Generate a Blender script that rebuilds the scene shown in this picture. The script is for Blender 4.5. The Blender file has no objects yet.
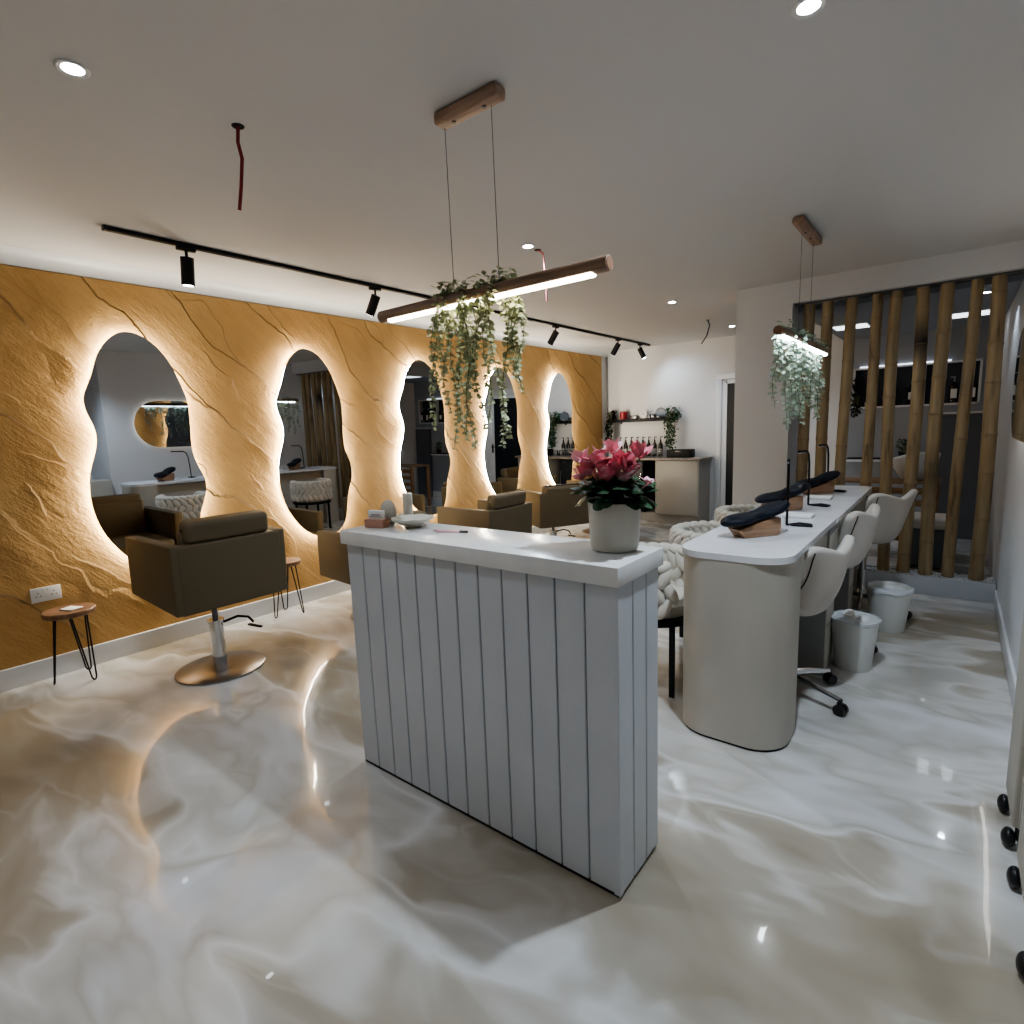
import bpy, bmesh, math, random
from mathutils import Vector, Matrix, Euler
random.seed(7)
PI = math.pi
C = bpy.context.scene.collection
scene = bpy.context.scene

# ------------------------------------------------------------------ materials
def new_mat(name):
    m = bpy.data.materials.new(name); m.use_nodes = True
    nt = m.node_tree
    return m, nt, nt.nodes['Principled BSDF']

def pm(name, col, rough=0.5, metal=0.0, spec=0.5, coat=0.0, emis=None, es=0.0, var=0.0, vscale=8.0,
       bump=0.0, bscale=60.0, trans=0.0, alpha=1.0, sheen=0.0, ior=1.45, sss=0.0):
    m, nt, b = new_mat(name)
    b.inputs['Base Color'].default_value = (*col, 1)
    b.inputs['Roughness'].default_value = rough
    b.inputs['Metallic'].default_value = metal
    b.inputs['Specular IOR Level'].default_value = spec
    b.inputs['Coat Weight'].default_value = coat
    b.inputs['Transmission Weight'].default_value = trans
    b.inputs['IOR'].default_value = ior
    b.inputs['Alpha'].default_value = alpha
    b.inputs['Sheen Weight'].default_value = sheen
    if emis:
        b.inputs['Emission Color'].default_value = (*emis, 1)
        b.inputs['Emission Strength'].default_value = es
    if sss > 0:
        b.inputs['Subsurface Weight'].default_value = sss; b.inputs['Subsurface Radius'].default_value = (0.03, 0.012, 0.012)
    tc = None
    if var > 0 or bump > 0:
        tc = nt.nodes.new('ShaderNodeTexCoord')
    if var > 0:
        n = nt.nodes.new('ShaderNodeTexNoise'); n.inputs['Scale'].default_value = vscale
        n.inputs['Detail'].default_value = 4
        nt.links.new(tc.outputs['Object'], n.inputs['Vector'])
        r = nt.nodes.new('ShaderNodeValToRGB')
        r.color_ramp.elements[0].position = 0.3; r.color_ramp.elements[1].position = 0.7
        r.color_ramp.elements[0].color = (*[c*(1-var) for c in col], 1)
        r.color_ramp.elements[1].color = (*[min(1, c*(1+var)) for c in col], 1)
        nt.links.new(n.outputs['Fac'], r.inputs['Fac'])
        nt.links.new(r.outputs['Color'], b.inputs['Base Color'])
    if bump > 0:
        n = nt.nodes.new('ShaderNodeTexNoise'); n.inputs['Scale'].default_value = bscale
        n.inputs['Detail'].default_value = 6
        nt.links.new(tc.outputs['Object'], n.inputs['Vector'])
        bp = nt.nodes.new('ShaderNodeBump'); bp.inputs['Strength'].default_value = bump
        bp.inputs['Distance'].default_value = 0.01
        nt.links.new(n.outputs['Fac'], bp.inputs['Height'])
        nt.links.new(bp.outputs['Normal'], b.inputs['Normal'])
    return m

def wood(name, c0, c1, scale=(3, 30, 30), rough=0.45, coat=0.0):
    m, nt, b = new_mat(name)
    tc = nt.nodes.new('ShaderNodeTexCoord'); mp = nt.nodes.new('ShaderNodeMapping')
    mp.inputs['Scale'].default_value = scale
    n = nt.nodes.new('ShaderNodeTexNoise'); n.inputs['Scale'].default_value = 1.5
    n.inputs['Detail'].default_value = 6; n.inputs['Distortion'].default_value = 0.8
    r = nt.nodes.new('ShaderNodeValToRGB')
    r.color_ramp.elements[0].position = 0.35; r.color_ramp.elements[1].position = 0.68
    r.color_ramp.elements[0].color = (*c0, 1); r.color_ramp.elements[1].color = (*c1, 1)
    nt.links.new(tc.outputs['Object'], mp.inputs['Vector']); nt.links.new(mp.outputs['Vector'], n.inputs['Vector'])
    nt.links.new(n.outputs['Fac'], r.inputs['Fac']); nt.links.new(r.outputs['Color'], b.inputs['Base Color'])
    b.inputs['Roughness'].default_value = rough
    b.inputs['Coat Weight'].default_value = coat
    return m

def floor_mat():
    m, nt, b = new_mat('marbled_epoxy')
    N = nt.nodes.new; L = nt.links.new
    tc = N('ShaderNodeTexCoord')
    mp = N('ShaderNodeMapping'); mp.inputs['Rotation'].default_value = (0, 0, 0.5); mp.inputs['Scale'].default_value = (0.60, 1.25, 1)
    mp.inputs['Location'].default_value = (0.35, 0.2, 0)
    L(tc.outputs['Object'], mp.inputs['Vector'])
    def warp(vec, scale, amt, seed):
        n = N('ShaderNodeTexNoise'); n.inputs['Scale'].default_value = scale; n.inputs['Detail'].default_value = 3
        off = N('ShaderNodeVectorMath'); off.operation = 'ADD'; off.inputs[1].default_value = (seed, seed*1.7, 0)
        L(vec, off.inputs[0]); L(off.outputs[0], n.inputs['Vector'])
        s = N('ShaderNodeVectorMath'); s.operation = 'SUBTRACT'; s.inputs[1].default_value = (0.5, 0.5, 0.5)
        L(n.outputs['Color'], s.inputs[0])
        k = N('ShaderNodeVectorMath'); k.operation = 'SCALE'; k.inputs['Scale'].default_value = amt
        L(s.outputs[0], k.inputs[0])
        a = N('ShaderNodeVectorMath'); a.operation = 'ADD'; L(vec, a.inputs[0]); L(k.outputs[0], a.inputs[1])
        return a.outputs[0]
    v = warp(mp.outputs['Vector'], 0.9, 1.7, 3.1)
    v = warp(v, 2.4, 0.30, 9.7)
    n1 = N('ShaderNodeTexNoise'); n1.inputs['Scale'].default_value = 1.0; n1.inputs['Detail'].default_value = 3.5; n1.inputs['Roughness'].default_value = 0.5
    L(v, n1.inputs['Vector'])
    r = N('ShaderNodeValToRGB'); cr = r.color_ramp
    pts = [(0.30, (0.27, 0.225, 0.165)), (0.41, (0.39, 0.34, 0.265)), (0.475, (0.47, 0.425, 0.355)), (0.52, (0.75, 0.735, 0.71)), (0.575, (0.56, 0.535, 0.49)), (0.63, (0.73, 0.73, 0.74)), (0.70, (0.82, 0.83, 0.86))]
    cr.elements[0].position = pts[0][0]; cr.elements[0].color = (*pts[0][1], 1)
    cr.elements[1].position = pts[-1][0]; cr.elements[1].color = (*pts[-1][1], 1)
    for p, c in pts[1:-1]:
        e = cr.elements.new(p); e.color = (*c, 1)
    L(n1.outputs['Fac'], r.inputs['Fac'])
    # thin drawn veins
    n2 = N('ShaderNodeTexNoise'); n2.inputs['Scale'].default_value = 1.5; n2.inputs['Detail'].default_value = 2
    L(v, n2.inputs['Vector'])
    ab = N('ShaderNodeMath'); ab.operation = 'SUBTRACT'; ab.inputs[1].default_value = 0.5; L(n2.outputs['Fac'], ab.inputs[0])
    ab2 = N('ShaderNodeMath'); ab2.operation = 'ABSOLUTE'; L(ab.outputs[0], ab2.inputs[0])
    r2 = N('ShaderNodeValToRGB'); r2.color_ramp.elements[0].position = 0.0; r2.color_ramp.elements[0].color = (1, 1, 1, 1)
    r2.color_ramp.elements[1].position = 0.025; r2.color_ramp.elements[1].color = (0, 0, 0, 1)
    L(ab2.outputs[0], r2.inputs['Fac'])
    mx = N('ShaderNodeMixRGB'); mx.blend_type = 'MIX'; mx.inputs['Color2'].default_value = (0.80, 0.79, 0.77, 1)
    sc = N('ShaderNodeMath'); sc.operation = 'MULTIPLY'; sc.inputs[1].default_value = 0.14; L(r2.outputs['Color'], sc.inputs[0])
    L(sc.outputs[0], mx.inputs['Fac']); L(r.outputs['Color'], mx.inputs['Color1'])
    L(mx.outputs['Color'], b.inputs['Base Color'])
    b.inputs['Roughness'].default_value = 0.14
    b.inputs['Specular IOR Level'].default_value = 0.6
    b.inputs['Coat Weight'].default_value = 0.8; b.inputs['Coat Roughness'].default_value = 0.02
    nb = N('ShaderNodeTexNoise'); nb.inputs['Scale'].default_value = 2.5; nb.inputs['Detail'].default_value = 2
    L(tc.outputs['Object'], nb.inputs['Vector'])
    bp = N('ShaderNodeBump'); bp.inputs['Strength'].default_value = 0.10; bp.inputs['Distance'].default_value = 0.02
    L(nb.outputs['Fac'], bp.inputs['Height']); L(bp.outputs['Normal'], b.inputs['Normal']); L(bp.outputs['Normal'], b.inputs['Coat Normal'])
    return m

def feature_wall_mat():
    m, nt, b = new_mat('ochre_stone_plaster')
    N = nt.nodes.new; L = nt.links.new
    tc = N('ShaderNodeTexCoord'); sx = N('ShaderNodeSeparateXYZ'); L(tc.outputs['Object'], sx.inputs[0])
    def math_(op, a, b_):
        n = N('ShaderNodeMath'); n.operation = op
        for i, q in enumerate((a, b_)):
            if q is None: continue
            if isinstance(q, (int, float)): n.inputs[i].default_value = q
            else: L(q, n.inputs[i])
        return n.outputs[0]
    def noise(scale, detail, rough=0.5, vec=None):
        n = N('ShaderNodeTexNoise'); n.inputs['Scale'].default_value = scale; n.inputs['Detail'].default_value = detail
        n.inputs['Roughness'].default_value = rough
        L(vec or tc.outputs['Object'], n.inputs['Vector']); return n.outputs['Fac']
    u = math_('ADD', sx.outputs['Z'], math_('MULTIPLY', sx.outputs['Y'], 1.05))
    w1 = math_('MULTIPLY', math_('SUBTRACT', noise(1.1, 2), 0.5), 0.75)
    w2 = math_('MULTIPLY', math_('SUBTRACT', noise(7, 5, 0.6), 0.5), 0.10)
    uu = math_('ADD', math_('ADD', u, w1), w2)
    ph = math_('MULTIPLY', math_('ADD', uu, 0.02), 1/0.60)
    saw = math_('FRACT', ph, None)
    # ridge fades in and out along its run
    fade = N('ShaderNodeMapRange'); fade.inputs['From Min'].default_value = 0.33; fade.inputs['From Max'].default_value = 0.48
    L(noise(1.6, 1), fade.inputs['Value'])
    edge = N('ShaderNodeMapRange'); edge.inputs['From Min'].default_value = 0.965; edge.inputs['From Max'].default_value = 1.0
    L(saw, edge.inputs['Value'])
    drop = math_('SUBTRACT', math_('POWER', saw, 2.0), 0.0)
    # smooth the sudden fall a little
    dn = N('ShaderNodeMapRange'); dn.inputs['From Min'].default_value = 0.0; dn.inputs['From Max'].default_value = 0.03
    dn.inputs['To Min'].default_value = 1.0; dn.inputs['To Max'].default_value = 0.0; L(saw, dn.inputs['Value'])
    h = math_('MULTIPLY', math_('MAXIMUM', drop, dn.outputs[0]), fade.outputs[0])
    # secondary, finer set of ledges
    uu2 = math_('ADD', math_('ADD', math_('MULTIPLY', u, 1.0), math_('MULTIPLY', math_('SUBTRACT', noise(1.9, 2), 0.5), 0.8)), w2)
    saw2 = math_('FRACT', math_('MULTIPLY', uu2, 1/0.33), None)
    fade2 = N('ShaderNodeMapRange'); fade2.inputs['From Min'].default_value = 0.50; fade2.inputs['From Max'].default_value = 0.62
    L(noise(2.3, 1), fade2.inputs['Value'])
    dn2 = N('ShaderNodeMapRange'); dn2.inputs['From Min'].default_value = 0.0; dn2.inputs['From Max'].default_value = 0.05
    dn2.inputs['To Min'].default_value = 1.0; dn2.inputs['To Max'].default_value = 0.0; L(saw2, dn2.inputs['Value'])
    h2 = math_('MULTIPLY', math_('MAXIMUM', math_('POWER', saw2, 2.5), dn2.outputs[0]), fade2.outputs[0])
    # stretched grain running along the strata
    mr0 = N('ShaderNodeMapping'); mr0.inputs['Rotation'].default_value = (math.radians(46), 0, 0); L(tc.outputs['Object'], mr0.inputs['Vector'])
    mp = N('ShaderNodeMapping'); mp.inputs['Scale'].default_value = (3, 3.0, 11)
    L(mr0.outputs['Vector'], mp.inputs['Vector'])
    grain = noise(1.5, 8, 0.62, mp.outputs['Vector'])
    fine = noise(45, 8, 0.7)
    hh = math_('ADD', math_('MULTIPLY', h, 1.0), math_('ADD', math_('MULTIPLY', grain, 0.42), math_('ADD', math_('MULTIPLY', fine, 0.13), math_('MULTIPLY', h2, 0.45))))
    bp = N('ShaderNodeBump'); bp.inputs['Strength'].default_value = 1.0; bp.inputs['Distance'].default_value = 0.030
    L(hh, bp.inputs['Height']); L(bp.outputs['Normal'], b.inputs['Normal'])
    r = N('ShaderNodeValToRGB'); r.color_ramp.elements[0].position = 0.3; r.color_ramp.elements[1].position = 0.75
    r.color_ramp.elements[0].color = (0.42, 0.245, 0.095, 1); r.color_ramp.elements[1].color = (0.56, 0.36, 0.155, 1)
    L(math_('ADD', math_('MULTIPLY', noise(1.3, 4), 0.65), math_('MULTIPLY', grain, 0.35)), r.inputs['Fac'])
    # crack line, a darker thread along each ledge
    line = N('ShaderNodeMapRange'); line.inputs['From Min'].default_value = 0.0; line.inputs['From Max'].default_value = 0.022
    line.inputs['To Min'].default_value = 0.55; line.inputs['To Max'].default_value = 0.0; L(saw, line.inputs['Value'])
    mx = N('ShaderNodeMixRGB'); mx.inputs['Color2'].default_value = (0.20, 0.10, 0.035, 1)
    L(math_('MULTIPLY', line.outputs[0], fade.outputs[0]), mx.inputs['Fac']); L(r.outputs['Color'], mx.inputs['Color1'])
    L(mx.outputs['Color'], b.inputs['Base Color'])
    b.inputs['Roughness'].default_value = 0.75; b.inputs['Specular IOR Level'].default_value = 0.2
    return m

def bamboo_mat(scorch=None):
    m, nt, b = new_mat('bamboo_cane')
    N = nt.nodes.new; L = nt.links.new
    tc = N('ShaderNodeTexCoord'); oi = N('ShaderNodeObjectInfo')
    ad = N('ShaderNodeVectorMath'); ad.operation = 'ADD'
    L(tc.outputs['Object'], ad.inputs[0]); L(oi.outputs['Random'], ad.inputs[1])
    mp = N('ShaderNodeMapping'); mp.inputs['Scale'].default_value = (18, 18, 2.0); L(ad.outputs[0], mp.inputs['Vector'])
    n = N('ShaderNodeTexNoise'); n.inputs['Scale'].default_value = 1.3; n.inputs['Detail'].default_value = 5; L(mp.outputs['Vector'], n.inputs['Vector'])
    r = N('ShaderNodeValToRGB'); cr = r.color_ramp
    cr.elements[0].position = 0.28; cr.elements[0].color = (0.11, 0.075, 0.04, 1)
    cr.elements[1].position = 0.72; cr.elements[1].color = (0.42, 0.33, 0.20, 1)
    e = cr.elements.new(0.42); e.color = (0.30, 0.22, 0.125, 1)
    L(n.outputs['Fac'], r.inputs['Fac']); L(r.outputs['Color'], b.inputs['Base Color'])
    if scorch:
        sx = N('ShaderNodeSeparateXYZ'); L(tc.outputs['Object'], sx.inputs[0])
        a = N('ShaderNodeMath'); a.operation = 'SUBTRACT'; a.inputs[1].default_value = scorch[0]; L(sx.outputs['Z'], a.inputs[0])
        ab = N('ShaderNodeMath'); ab.operation = 'ABSOLUTE'; L(a.outputs[0], ab.inputs[0])
        mr = N('ShaderNodeMapRange'); mr.inputs['From Min'].default_value = 0.0; mr.inputs['From Max'].default_value = scorch[1]
        mr.inputs['To Min'].default_value = scorch[2]; mr.inputs['To Max'].default_value = 0.0; L(ab.outputs[0], mr.inputs['Value'])
        mx = N('ShaderNodeMixRGB'); mx.inputs['Color2'].default_value = (0.018, 0.010, 0.006, 1)
        L(mr.outputs[0], mx.inputs['Fac']); L(r.outputs['Color'], mx.inputs['Color1']); L(mx.outputs['Color'], b.inputs['Base Color'])
    b.inputs['Roughness'].default_value = 0.4
    return m

M = {}
M['floor'] = floor_mat()
M['feature'] = feature_wall_mat()
M['bamboo'] = bamboo_mat()
M['white_wall'] = pm('white_paint', (0.70, 0.70, 0.71), 0.7, spec=0.2, bump=0.05, bscale=120)
M['ceiling'] = pm('ceiling_paint', (0.66, 0.65, 0.645), 0.8, spec=0.15, bump=0.03, bscale=90)
M['skirt'] = pm('white_gloss_paint', (0.70, 0.71, 0.73), 0.35)
M['shaded_wall'] = pm('shaded_wall_grey', (0.30, 0.32, 0.36), 0.65)  # wash room's poor light put into the wall colour; pump shares the tone
M['dark_wall'] = pm('dark_grey_panel', (0.11, 0.12, 0.14), 0.5)
M['niche'] = pm('niche_back', (0.035, 0.04, 0.055), 0.6)
M['counter_paint'] = pm('pale_grey_panelling', (0.56, 0.58, 0.61), 0.42, var=0.03, vscale=6)
M['counter_top'] = pm('white_laminate', (0.74, 0.735, 0.72), 0.22, var=0.06, vscale=9)
M['groove'] = pm('groove_shadow', (0.22, 0.235, 0.26), 0.7)
M['black'] = pm('black_powder_coat', (0.008, 0.008, 0.010), 0.5, spec=0.3)
M['black_rub'] = pm('black_plastic', (0.015, 0.015, 0.017), 0.35)
M['chrome'] = pm('chrome', (0.72, 0.72, 0.73), 0.12, metal=1.0)
M['bronze'] = pm('brushed_steel_disc', (0.36, 0.34, 0.325), 0.28, metal=1.0)
M['taupe'] = pm('taupe_leatherette', (0.125, 0.098, 0.060), 0.5, spec=0.35, bump=0.08, bscale=220)
M['desk_side'] = pm('taupe_laminate', (0.46, 0.43, 0.375), 0.5, var=0.03, vscale=5)
M['desk_top'] = pm('pale_marble_laminate', (0.70, 0.70, 0.72), 0.25, var=0.07, vscale=7)
M['desk_in'] = pm('grey_carcass', (0.30, 0.295, 0.285), 0.5)
M['cream_fab'] = pm('cream_fabric', (0.56, 0.515, 0.46), 0.85, sheen=0.3, bump=0.15, bscale=300)
M['cream_vel'] = pm('cream_velvet', (0.60, 0.555, 0.48), 0.7, sheen=0.5)
M['blk_leather'] = pm('black_leather', (0.007, 0.009, 0.016), 0.5, spec=0.25, bump=0.08, bscale=250)
M['block_wood'] = wood('oak_block', (0.26, 0.145, 0.08), (0.40, 0.25, 0.15))
M['tube_wood'] = wood('walnut_tube', (0.20, 0.125, 0.085), (0.34, 0.225, 0.155))
M['canopy_wood'] = wood('stained_canopy', (0.30, 0.19, 0.135), (0.48, 0.33, 0.24))
M['stool_wood'] = wood('stool_top_wood', (0.13, 0.065, 0.035), (0.27, 0.145, 0.08), scale=(20, 3, 3))
M['slat_wood'] = wood('bench_wood', (0.20, 0.11, 0.055), (0.32, 0.19, 0.10))
M['worktop'] = wood('stone_worktop', (0.20, 0.165, 0.14), (0.32, 0.27, 0.235), scale=(8, 8, 8), rough=0.3)
M['cab'] = pm('mushroom_cabinet', (0.40, 0.385, 0.35), 0.35)
M['mirror'] = pm('mirror_glass', (0.60, 0.62, 0.64), 0.0, metal=1.0)
M['mirror_back'] = pm('mirror_backing', (0.25, 0.22, 0.18), 0.6)
M['led_warm'] = pm('warm_led_strip', (1, 1, 1), 0.5, emis=(1.0, 0.91, 0.745), es=100.0)
M['led_pill'] = pm('pill_led_strip', (1, 1, 1), 0.5, emis=(1.0, 0.93, 0.82), es=4.5)
M['led_tube'] = pm('pendant_led', (1, 1, 1), 0.5, emis=(1.0, 0.88, 0.70), es=14.0)
M['led_cool'] = pm('cool_pendant_led', (1, 1, 1), 0.5, emis=(0.82, 0.91, 1.0), es=40.0)
M['led_disc'] = pm('downlight_lens', (1, 1, 1), 0.5, emis=(0.88, 0.94, 1.0), es=120.0)
M['led_panel'] = pm('panel_light', (1, 1, 1), 0.5, emis=(0.85, 0.93, 1.0), es=2.2)
M['led_spot'] = pm('spot_lens', (1, 1, 1), 0.5, emis=(0.95, 0.97, 1.0), es=12.0)
M['led_niche'] = pm('niche_light', (1, 1, 1), 0.5, emis=(0.85, 0.9, 1.0), es=2.2)
M['plastic_w'] = pm('white_plastic', (0.72, 0.72, 0.70), 0.4)
M['bin'] = pm('white_bin_plastic', (0.66, 0.66, 0.63), 0.45)
M['liner'] = pm('bin_liner', (0.74, 0.77, 0.80), 0.25, trans=0.15)
M['paper'] = pm('white_paper', (0.78, 0.77, 0.75), 0.8)
M['ceramic'] = pm('cream_ceramic', (0.54, 0.51, 0.44), 0.35)
M['plaster'] = pm('matt_plaster', (0.50, 0.465, 0.41), 0.85, bump=0.3, bscale=80)
M['blush'] = pm('blush_block', (0.42, 0.22, 0.16), 0.6)
M['leaf'] = pm('eucalyptus_leaf', (0.46, 0.50, 0.31), 0.5, var=0.35, vscale=25)
M['leaf_cool'] = pm('pale_trailing_leaf', (0.42, 0.52, 0.42), 0.5, var=0.35, vscale=25)
M['stem'] = pm('plant_stem', (0.13, 0.12, 0.06), 0.7)
M['leaf_dark'] = pm('dark_green_leaf', (0.020, 0.055, 0.024), 0.38, var=0.6, vscale=20)
M['leaf_mid'] = pm('mid_green_leaf', (0.03, 0.085, 0.03), 0.4, var=0.5, vscale=18)
M['leaf_blk'] = pm('almost_black_leaf', (0.008, 0.014, 0.010), 0.6)
M['pink'] = pm('pink_petal', (0.98, 0.31, 0.38), 0.45, var=0.25, vscale=30, sss=0.5)
M['pink2'] = pm('light_pink_petal', (0.98, 0.56, 0.61), 0.45, var=0.15, vscale=30, sss=0.5)
M['soil'] = pm('dark_soil', (0.02, 0.015, 0.012), 0.9)
M['red'] = pm('red_cable', (0.22, 0.015, 0.02), 0.5)
M['pinkcable'] = pm('faded_red_cable', (0.50, 0.16, 0.17), 0.5)
M['glass_dark'] = pm('dark_door_glass', (0.014, 0.016, 0.020), 0.35, spec=0.3)
M['glass'] = pm('clear_glass', (0.9, 0.92, 0.92), 0.03, trans=1.0, ior=1.4)
M['bottle'] = pm('syrup_bottle_glass', (0.02, 0.018, 0.02), 0.1)
M['red_jar'] = pm('red_jar_fill', (0.25, 0.02, 0.03), 0.3)
M['pebble'] = pm('white_pebbles', (0.55, 0.55, 0.55), 0.6)
M['pebble_dark'] = pm('kerb_bed', (0.05, 0.05, 0.055), 0.9)
M['kerb'] = pm('kerb_paint', (0.55, 0.57, 0.61), 0.6)
M['brass'] = pm('pen_metal', (0.45, 0.25, 0.18), 0.3, metal=0.8)
M['steel_dark'] = pm('dark_steel', (0.15, 0.15, 0.16), 0.3, metal=1.0)

# ------------------------------------------------------------------ mesh builder
class MB:
    def __init__(s): s.bm = bmesh.new()
    def _xf(s, vs, mat):
        for v in vs: v.co = mat @ v.co
    def box(s, c, size, rot=None, bev=0.0, seg=2, taper=None):
        r = bmesh.ops.create_cube(s.bm, size=1.0); vs = r['verts']
        for v in vs:
            v.co = Vector((v.co.x*size[0], v.co.y*size[1], v.co.z*size[2]))
            if taper and v.co.z < 0: v.co.x *= taper[0]; v.co.y *= taper[1]
        if bev > 0:
            es = list({e for v in vs for e in v.link_edges})
            out = bmesh.ops.bevel(s.bm, geom=es, offset=bev, segments=seg, profile=0.5, affect='EDGES')
            vs = list({v for f in out['faces'] for v in f.verts} | {v for v in vs if v.is_valid})
            # gather whole island
            seen = set(vs); st = list(vs)
            while st:
                v = st.pop()
                for e in v.link_edges:
                    o = e.other_vert(v)
                    if o not in seen: seen.add(o); st.append(o)
            vs = list(seen)
        m = Matrix.Translation(c)
        if rot: m = m @ Euler(rot).to_matrix().to_4x4()
        s._xf(vs, m); return s
    def ball(s, c, size, rot=None, u=12, v=8):
        r = bmesh.ops.create_uvsphere(s.bm, u_segments=u, v_segments=v, radius=1.0)
        m = Matrix.Translation(c)
        if rot is not None: m = m @ (rot if isinstance(rot, Matrix) else Euler(rot).to_matrix().to_4x4())
        m = m @ Matrix.Diagonal((*size, 1)); s._xf(r['verts'], m); return s
    def tube(s, pts, r, seg=8, closed=False, caps=True):
        pts = [Vector(p) for p in pts]; n = len(pts)
        rs = r if isinstance(r, (list, tuple)) else [r]*n
        rings = []; prev = None
        for i, p in enumerate(pts):
            if closed: d = pts[(i+1) % n] - pts[i-1]
            elif i == 0: d = pts[1]-pts[0]
            elif i == n-1: d = pts[-1]-pts[-2]
            else: d = (pts[i+1]-p).normalized() + (p-pts[i-1]).normalized()
            d.normalize()
            if prev is None:
                a = Vector((0, 0, 1)) if abs(d.z) < 0.9 else Vector((1, 0, 0))
                x = d.cross(a).normalized()
            else:
                x = (prev - d*prev.dot(d)).normalized()
            prev = x; y = d.cross(x)
            rings.append([s.bm.verts.new(p + (x*math.cos(2*PI*k/seg)+y*math.sin(2*PI*k/seg))*rs[i]) for k in range(seg)])
        m = n if closed else n-1
        for i in range(m):
            a, b = rings[i], rings[(i+1) % n]
            for k in range(seg):
                s.bm.faces.new((a[k], a[(k+1) % seg], b[(k+1) % seg], b[k]))
        if not closed and caps:
            s.bm.faces.new(list(reversed(rings[0]))); s.bm.faces.new(rings[-1])
        return s
    def cyl(s, p0, p1, r0, r1=None, seg=24):
        return s.tube([p0, p1], [r0, r0 if r1 is None else r1], seg)
    def lathe(s, prof, c=(0, 0, 0), seg=32, fn=None):
        rings = []
        for (r, z) in prof:
            ring = []
            for k in range(seg):
                a = 2*PI*k/seg
                x, y, zz = r*math.cos(a), r*math.sin(a), z
                if fn: x, y, zz = fn(x, y, zz, a)
                ring.append(s.bm.verts.new((c[0]+x, c[1]+y, c[2]+zz)))
            rings.append(ring)
        for i in range(len(rings)-1):
            for k in range(seg):
                s.bm.faces.new((rings[i][k], rings[i][(k+1) % seg], rings[i+1][(k+1) % seg], rings[i+1][k]))
        if prof[0][0] > 1e-6: s.bm.faces.new(list(reversed(rings[0])))
        if prof[-1][0] > 1e-6: s.bm.faces.new(rings[-1])
        return s
    def prism(s, out, a, b, axis='z', cap=True):
        def P(u, v, w):
            return {'z': (u, v, w), 'x': (w, u, v), 'y': (u, w, v)}[axis]
        lo = [s.bm.verts.new(P(u, v, a)) for u, v in out]; hi = [s.bm.verts.new(P(u, v, b)) for u, v in out]
        n = len(out)
        for i in range(n): s.bm.faces.new((lo[i], lo[(i+1) % n], hi[(i+1) % n], hi[i]))
        if cap: s.bm.faces.new(list(reversed(lo))); s.bm.faces.new(hi)
        return s
    def leaf(s, c, d, w, l, up=None, curl=0.15):
        """pointed oval leaf starting at c heading d"""
        d = Vector(d).normalized(); up = Vector(up) if up is not None else Vector((0, 0, 1))
        x = d.cross(up)
        if x.length < 1e-3: x = Vector((1, 0, 0))
        x.normalize(); nrm = x.cross(d).normalized(); c = Vector(c)
        prof = [(0.0, 0.0), (0.28, 0.85), (0.62, 0.9), (1.0, 0.0)]
        mid = []; lft = []; rgt = []
        for t, ww in prof:
            p = c + d*l*t - nrm*curl*l*t*t
            mid.append(s.bm.verts.new(p))
            if ww > 0:
                lft.append(s.bm.verts.new(p + x*w*0.5*ww + nrm*w*0.12)); rgt.append(s.bm.verts.new(p - x*w*0.5*ww + nrm*w*0.12))
        s.bm.faces.new((mid[0], mid[1], lft[0])); s.bm.faces.new((mid[0], rgt[0], mid[1]))
        s.bm.faces.new((mid[1], mid[2], lft[1], lft[0])); s.bm.faces.new((mid[1], rgt[0], rgt[1], mid[2]))
        s.bm.faces.new((mid[2], mid[3], lft[1])); s.bm.faces.new((mid[2], rgt[1], mid[3]))
        return s
    def grid(s, fn, nu, nv):
        g = [[s.bm.verts.new(fn(i/(nu-1), j/(nv-1))) for j in range(nv)] for i in range(nu)]
        for i in range(nu-1):
            for j in range(nv-1):
                s.bm.faces.new((g[i][j], g[i+1][j], g[i+1][j+1], g[i][j+1]))
        return s
    def build(s, name, mat, parent=None, smooth=True, angle=35, recalc=True):
        if recalc: bmesh.ops.recalc_face_normals(s.bm, faces=s.bm.faces[:])
        me = bpy.data.meshes.new(name); s.bm.to_mesh(me); s.bm.free()
        me.materials.append(mat)
        if smooth:
            me.shade_smooth(); me.set_sharp_from_angle(angle=math.radians(angle))
        o = bpy.data.objects.new(name, me); C.objects.link(o)
        if parent is not None: o.parent = parent
        return o

def tag(o, label, cat, group=None, kind=None):
    o['label'] = label; o['category'] = cat
    if group: o['group'] = group
    if kind: o['kind'] = kind
    return o
def thing(name, label, cat, loc=(0, 0, 0), rz=0.0, group=None):
    o = bpy.data.objects.new(name, None); C.objects.link(o); o.empty_display_size = 0.05
    o.location = loc; o.rotation_euler = (0, 0, rz)
    return tag(o, label, cat, group)
def struct(name, mb, mat, parent=None, **k):
    o = mb.build(name, mat, parent, **k)
    if parent is None: o['kind'] = 'structure'
    return o
def kids(o): return [c for c in bpy.data.objects if c.parent == o]
def dup(root, loc, rz=None, label=None, group=None):
    def rec(o, par):
        c = o.copy(); C.objects.link(c)
        if par is not None: c.parent = par
        for k in kids(o):
            if k is not c: rec(k, c)
        return c
    r = rec(root, None); r.location = loc
    if rz is not None: r.rotation_euler = (0, 0, rz)
    if label: r['label'] = label
    if group: r['group'] = group
    return r

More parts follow.
